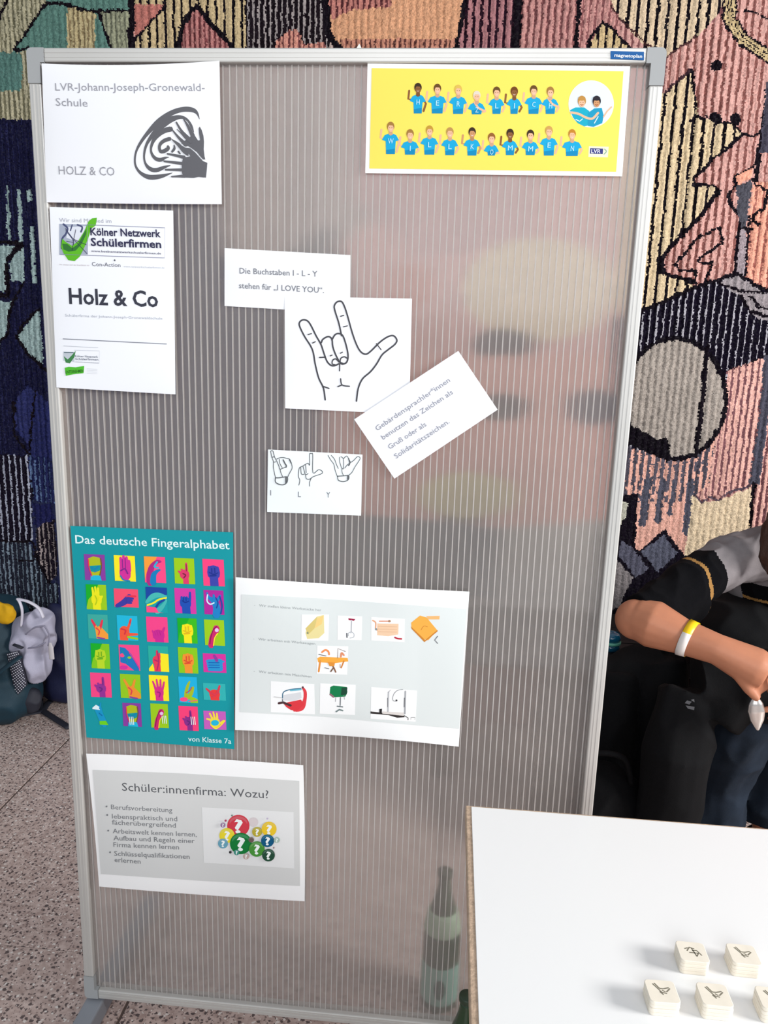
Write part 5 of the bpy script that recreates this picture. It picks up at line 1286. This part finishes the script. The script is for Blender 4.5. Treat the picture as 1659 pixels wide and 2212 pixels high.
# ------------------------------------------------------------------ dark things beside the person
BC = mat('black_fabric', (12, 12, 15), .85, 0, .2, .3, 20, .3, 400); BC2 = mat('black_nylon', (12, 12, 15), .8, 0, .15, .3, 20, .3, 300)
j = [('tube', [Vector((1.04, .925, .42)), Vector((1.2, .92, .42)), Vector((1.36, .92, .46))], [.035, .04, .06]), ('tube', [Vector((1.33, 1.03, .485)), Vector((1.38, 1.02, .50)), Vector((1.46, 1.02, .50))], [.055, .065, .07], .9), ('tube', [Vector((1.10, .915, .42)), Vector((1.08, .895, .25)), Vector((1.10, .90, .05))], [.07, .08, .07]),
     ('tube', [Vector((1.22, .905, .42)), Vector((1.22, .885, .28)), Vector((1.20, .86, .08))], [.07, .085, .08]), ('tube', [Vector((1.35, .91, .47)), Vector((1.36, .88, .28)), Vector((1.35, .86, .10))], [.07, .085, .08])]
jk = from_mesh('black_jacket', blob_mesh(j, .009, 4, folds(.022, 9, 3.0, (1, 1, .35))), BC)
tag(jk, 'black jacket hanging over the bench front between the board and the person', 'jacket')
b_ = [('ell', (1.15, .66, .10), (.155, .10, .15)), ('ell', (1.24, .63, .04), (.13, .09, .09)), ('ell', (1.06, .69, .06), (.10, .09, .11))]
bag = from_mesh('black_bag', blob_mesh(b_, .008, 4, lambda co, no: (lambda w: Vector((w.x, w.y, max(w.z, FLOOR + .001))))(folds(.012, 11, 8.0)(co, no))), BC2)
tag(bag, 'black bag slumped on the floor behind the table, in front of the bench', 'bag')
hb = tube('handle', smooth_path([(1.10, .64, .24), (1.12, .62, .30), (1.20, .61, .30), (1.23, .62, .22)], 6), .008, BC2, None, 8); hb.parent = bag
# small printed emblem on the black cloth over the lap
lap = from_mesh('black_coat', blob_mesh([('tube', [Vector((1.38, .66, .50)), Vector((1.54, .645, .515)), Vector((1.82, .66, .52))], [.085, .10, .10], .9), ('tube', [Vector((1.36, .66, .48)), Vector((1.33, .60, .33)), Vector((1.32, .60, .10))], [.08, .09, .08]), ('tube', [Vector((1.46, .64, .50)), Vector((1.42, .61, .42))], [.08, .06]), ('ell', (1.55, .88, .60), (.14, .16, .08))], .008, 4, folds(.014, 9, 6.0, (1, 1, .5))), BC)
tag(lap, 'black coat bundled over the seated person\'s lap with a small grey emblem', 'coat')

em = mat('grey_emblem', (96, 96, 100), .7)
dg_ = bpy.context.evaluated_depsgraph_get(); dg_.update()
def on_surface(o, u, v, off=.001):
    d = Vector(R.T @ np.array([(u - CX) / F, -(v - CY) / F, -1.0])).normalized()
    ok, co, no, _ = o.ray_cast(Vector(C0), d)
    return (co + no * off) if ok else None
ep = []
for shp in ([(1479, 1519), (1484, 1513), (1494, 1516), (1489, 1522)], [(1481, 1524), (1488, 1525), (1500, 1527), (1499, 1534), (1486, 1531)], [(1492, 1512), (1499, 1510), (1500, 1517)]):
    q = [on_surface(lap, *p) for p in shp]
    if all(q): ep.append(q)
vs, fs = [], []
for q in ep: fs.append(tuple(range(len(vs), len(vs) + len(q)))); vs += q
if vs:
    o = mesh_obj('emblem', vs, fs, em); o.parent = lap
# teal drinking bottle just behind the frame
tb = pt(1322, 1364, 1.06); bz = .425; bh = tb.z - bz
tbe = empty('drinking_bottle', (tb.x, tb.y, bz), 'glossy teal drinking bottle with a mint ring, peeking out under the elbow', 'bottle')
lathe('bottle_body', [(.026, 0), (.029, .006), (.029, bh * .38)], (tb.x, tb.y, bz), mat('teal_gloss', (20, 96, 130), .12, 0, .6, coat=.6), tbe)
lathe('ring', [(.0305, bh * .37), (.031, bh * .39), (.031, bh * .50), (.029, bh * .52)], (tb.x, tb.y, bz), mat('mint_plastic', (110, 196, 172), .3), tbe)
lathe('cap', [(.029, bh * .52), (.0295, bh * .75), (.023, bh * .93), (.010, bh)], (tb.x, tb.y, bz), MATS['teal_gloss'], tbe)

# ------------------------------------------------------------------ backpacks on the floor at the left
TEALB = mat('dark_teal_nylon', (26, 54, 68), .6, 0, .3, .3, 12, .3, 300)
LAV = mat('lavender_nylon', (178, 176, 196), .6, 0, .3, .12, 16, .3, 300)
NVB = mat('navy_nylon', (28, 32, 66), .6, 0, .3, .3, 20, .3, 300)
STR = mat('black_webbing', (34, 36, 48), .7)
YEL = mat('yellow_cloth', (214, 164, 24), .7, 0, .2, .2, 40)
def flr(f): return lambda co, no: (lambda w: Vector((w.x, w.y, max(w.z, FLOOR + .002))))(f(co, no))
c1 = pt(2, 1400, 1.14)
tealb = from_mesh('backpack', blob_mesh([('ell', (c1.x - .08, 1.25, .17), (.135, .13, .22)), ('ell', (c1.x - .06, 1.22, .05), (.14, .13, .11)), ('ell', (c1.x - .09, 1.27, .31), (.12, .11, .10))], .008, 4, flr(folds(.012, 9, 1.0))), TEALB)
tag(tealb, 'dark teal backpack at the far left, cut off by the photo\'s edge', 'backpack')
tube('strap', smooth_path([pt(44, 1418, 1.135), pt(28, 1430, 1.11), pt(0, 1452, 1.10), pt(-30, 1480, 1.10)], 5), .012, TEALB, None, 8, .4).parent = tealb
y1 = from_mesh('yellow_pouch', blob_mesh([('ell', pt(12, 1326, 1.09), (.034, .022, .036), (0, .3, 0)), ('ell', pt(-6, 1316, 1.09), (.03, .02, .03))], .004, 3, folds(.006, 30, 4.0)), YEL)
tag(y1, 'crumpled yellow pouch resting between the teal and the lavender backpacks', 'pouch')
lc = pt(70, 1398, 1.22)
lme = blob_mesh([('ell', pt(72, 1372, 1.22), (.078, .055, .096), (0, .12, 0)), ('ell', pt(82, 1350, 1.21), (.066, .05, .060)), ('ell', pt(76, 1430, 1.21), (.053, .05, .075)), ('ell', pt(52, 1385, 1.21), (.050, .05, .050))], .0045, 2, folds(.016, 15, 2.0, (1, 1, .7)))
lav = from_mesh('backpack', lme, LAV)
tag(lav, 'small lavender-grey backpack with white grab loops and a dotted mesh pocket', 'backpack')
WS = mat('white_webbing', (214, 212, 226), .6)
for pp, w_ in (([pt(46, 1352, 1.165), pt(48, 1322, 1.155), pt(44, 1304, 1.155), pt(38, 1294, 1.165)], .0075), ([pt(38, 1294, 1.17), pt(62, 1300, 1.165), pt(84, 1314, 1.165), pt(94, 1334, 1.165)], .008)):
    o = tube('loop', smooth_path(pp, 6), w_, WS, None, 8, .5); o.parent = lav
for pp in ([pt(56, 1370, 1.165), pt(74, 1356, 1.155), pt(96, 1352, 1.155)], [pt(96, 1352, 1.155), pt(106, 1372, 1.165), pt(104, 1395, 1.165)], [pt(60, 1400, 1.165), pt(78, 1398, 1.155), pt(98, 1388, 1.155)]):
    o = tube('zip_seam', smooth_path(pp, 6), .0028, mat('grey_zip', (140, 138, 158), .5), None, 6); o.parent = lav
o = from_mesh('tag', blob_mesh([('tube', [pt(108, 1388, 1.155), pt(110, 1400, 1.155), pt(112, 1424, 1.155)], [.005, .010, .010], .5, (0, 1, 0))], .002, 1), mat('grey_tag', (196, 190, 194), .6)); o.parent = lav
o = tube('buckle_strap', [pt(30, 1392, 1.155), pt(48, 1400, 1.15)], .009, STR, None, 8, .4); o.parent = lav
# mesh side pocket: dark cloth with rows of pale dots
pa_, pb2, pc2, pd2 = (14, 1412), (42, 1405), (60, 1478), (34, 1505)
vs, fs = [], []; n_ = 12
def mp_(s, t, y=1.155): 
    u_ = (1 - s) * ((1 - t) * pa_[0] + t * pd2[0]) + s * ((1 - t) * pb2[0] + t * pc2[0]); v_ = (1 - s) * ((1 - t) * pa_[1] + t * pd2[1]) + s * ((1 - t) * pb2[1] + t * pc2[1])
    return pt(u_, v_, y - .018 * math.sin(math.pi * s))
for t_ in range(n_ + 1):
    for s_ in range(n_ + 1): vs.append(mp_(s_ / n_, t_ / n_))
for t_ in range(n_):
    for s_ in range(n_): a = t_ * (n_ + 1) + s_; fs.append((a, a + n_ + 1, a + n_ + 2, a + 1))
mpk = mesh_obj('mesh_pocket', vs, fs, mat('charcoal_mesh', (52, 52, 66), .8), None, True); mpk.parent = lav
md = mpk.modifiers.new('t', 'SOLIDIFY'); md.thickness = .004
bm = bmesh.new()
for t_ in range(17):
    for s_ in range(6):
        c = mp_((s_ + .5 + .5 * (t_ % 2)) / 7, (t_ + .5) / 17, 1.1515)
        bmesh.ops.create_icosphere(bm, subdivisions=1, radius=.0024, matrix=Matrix.Translation(c))
ds = bm_obj('pocket_dots', bm, mat('pale_dots', (204, 204, 216), .6)); ds.parent = mpk; ds['kind'] = 'stuff'
nc = pt(122, 1370, 1.385)
nv = from_mesh('navy_bag', blob_mesh([('ell', (nc.x, 1.385, .14), (.075, .052, .21)), ('ell', (nc.x + .10, 1.385, .12), (.085, .052, .18)), ('ell', (nc.x + .03, 1.38, .01), (.10, .058, .06))], .008, 4, flr(folds(.012, 10, 9.0))), NVB)
tag(nv, 'navy bag leaning on the wall behind the lavender backpack', 'bag')
for pp in ([pt(64, 1492, 1.02), pt(82, 1508, 1.0), pt(90, 1532, .98), pt(112, 1548, .97), pt(150, 1572, .96)], [pt(92, 1535, .98), pt(104, 1518, 1.03), pt(122, 1506, 1.08), pt(150, 1500, 1.10)], [pt(-20, 1562, .98), pt(20, 1552, 1.0), pt(60, 1542, 1.0), pt(92, 1536, .98)]):
    q_ = [Vector((p.x, p.y, max(FLOOR + .006, p.z))) for p in pp]
    qq = [Vector(hit(*[float(t) for t in proj(np.array(p))], z=FLOOR + .006)) for p in q_]
    o = tube('loose_strap', smooth_path(qq, 6), .014, STR, None, 8, .35, (0, 0, 1)); o.parent = lav
o = from_mesh('lower_pocket', blob_mesh([('ell', pt(66, 1512, 1.20), (.042, .035, .048))], .004, 2, flr(folds(.006, 20))), STR); o.parent = lav
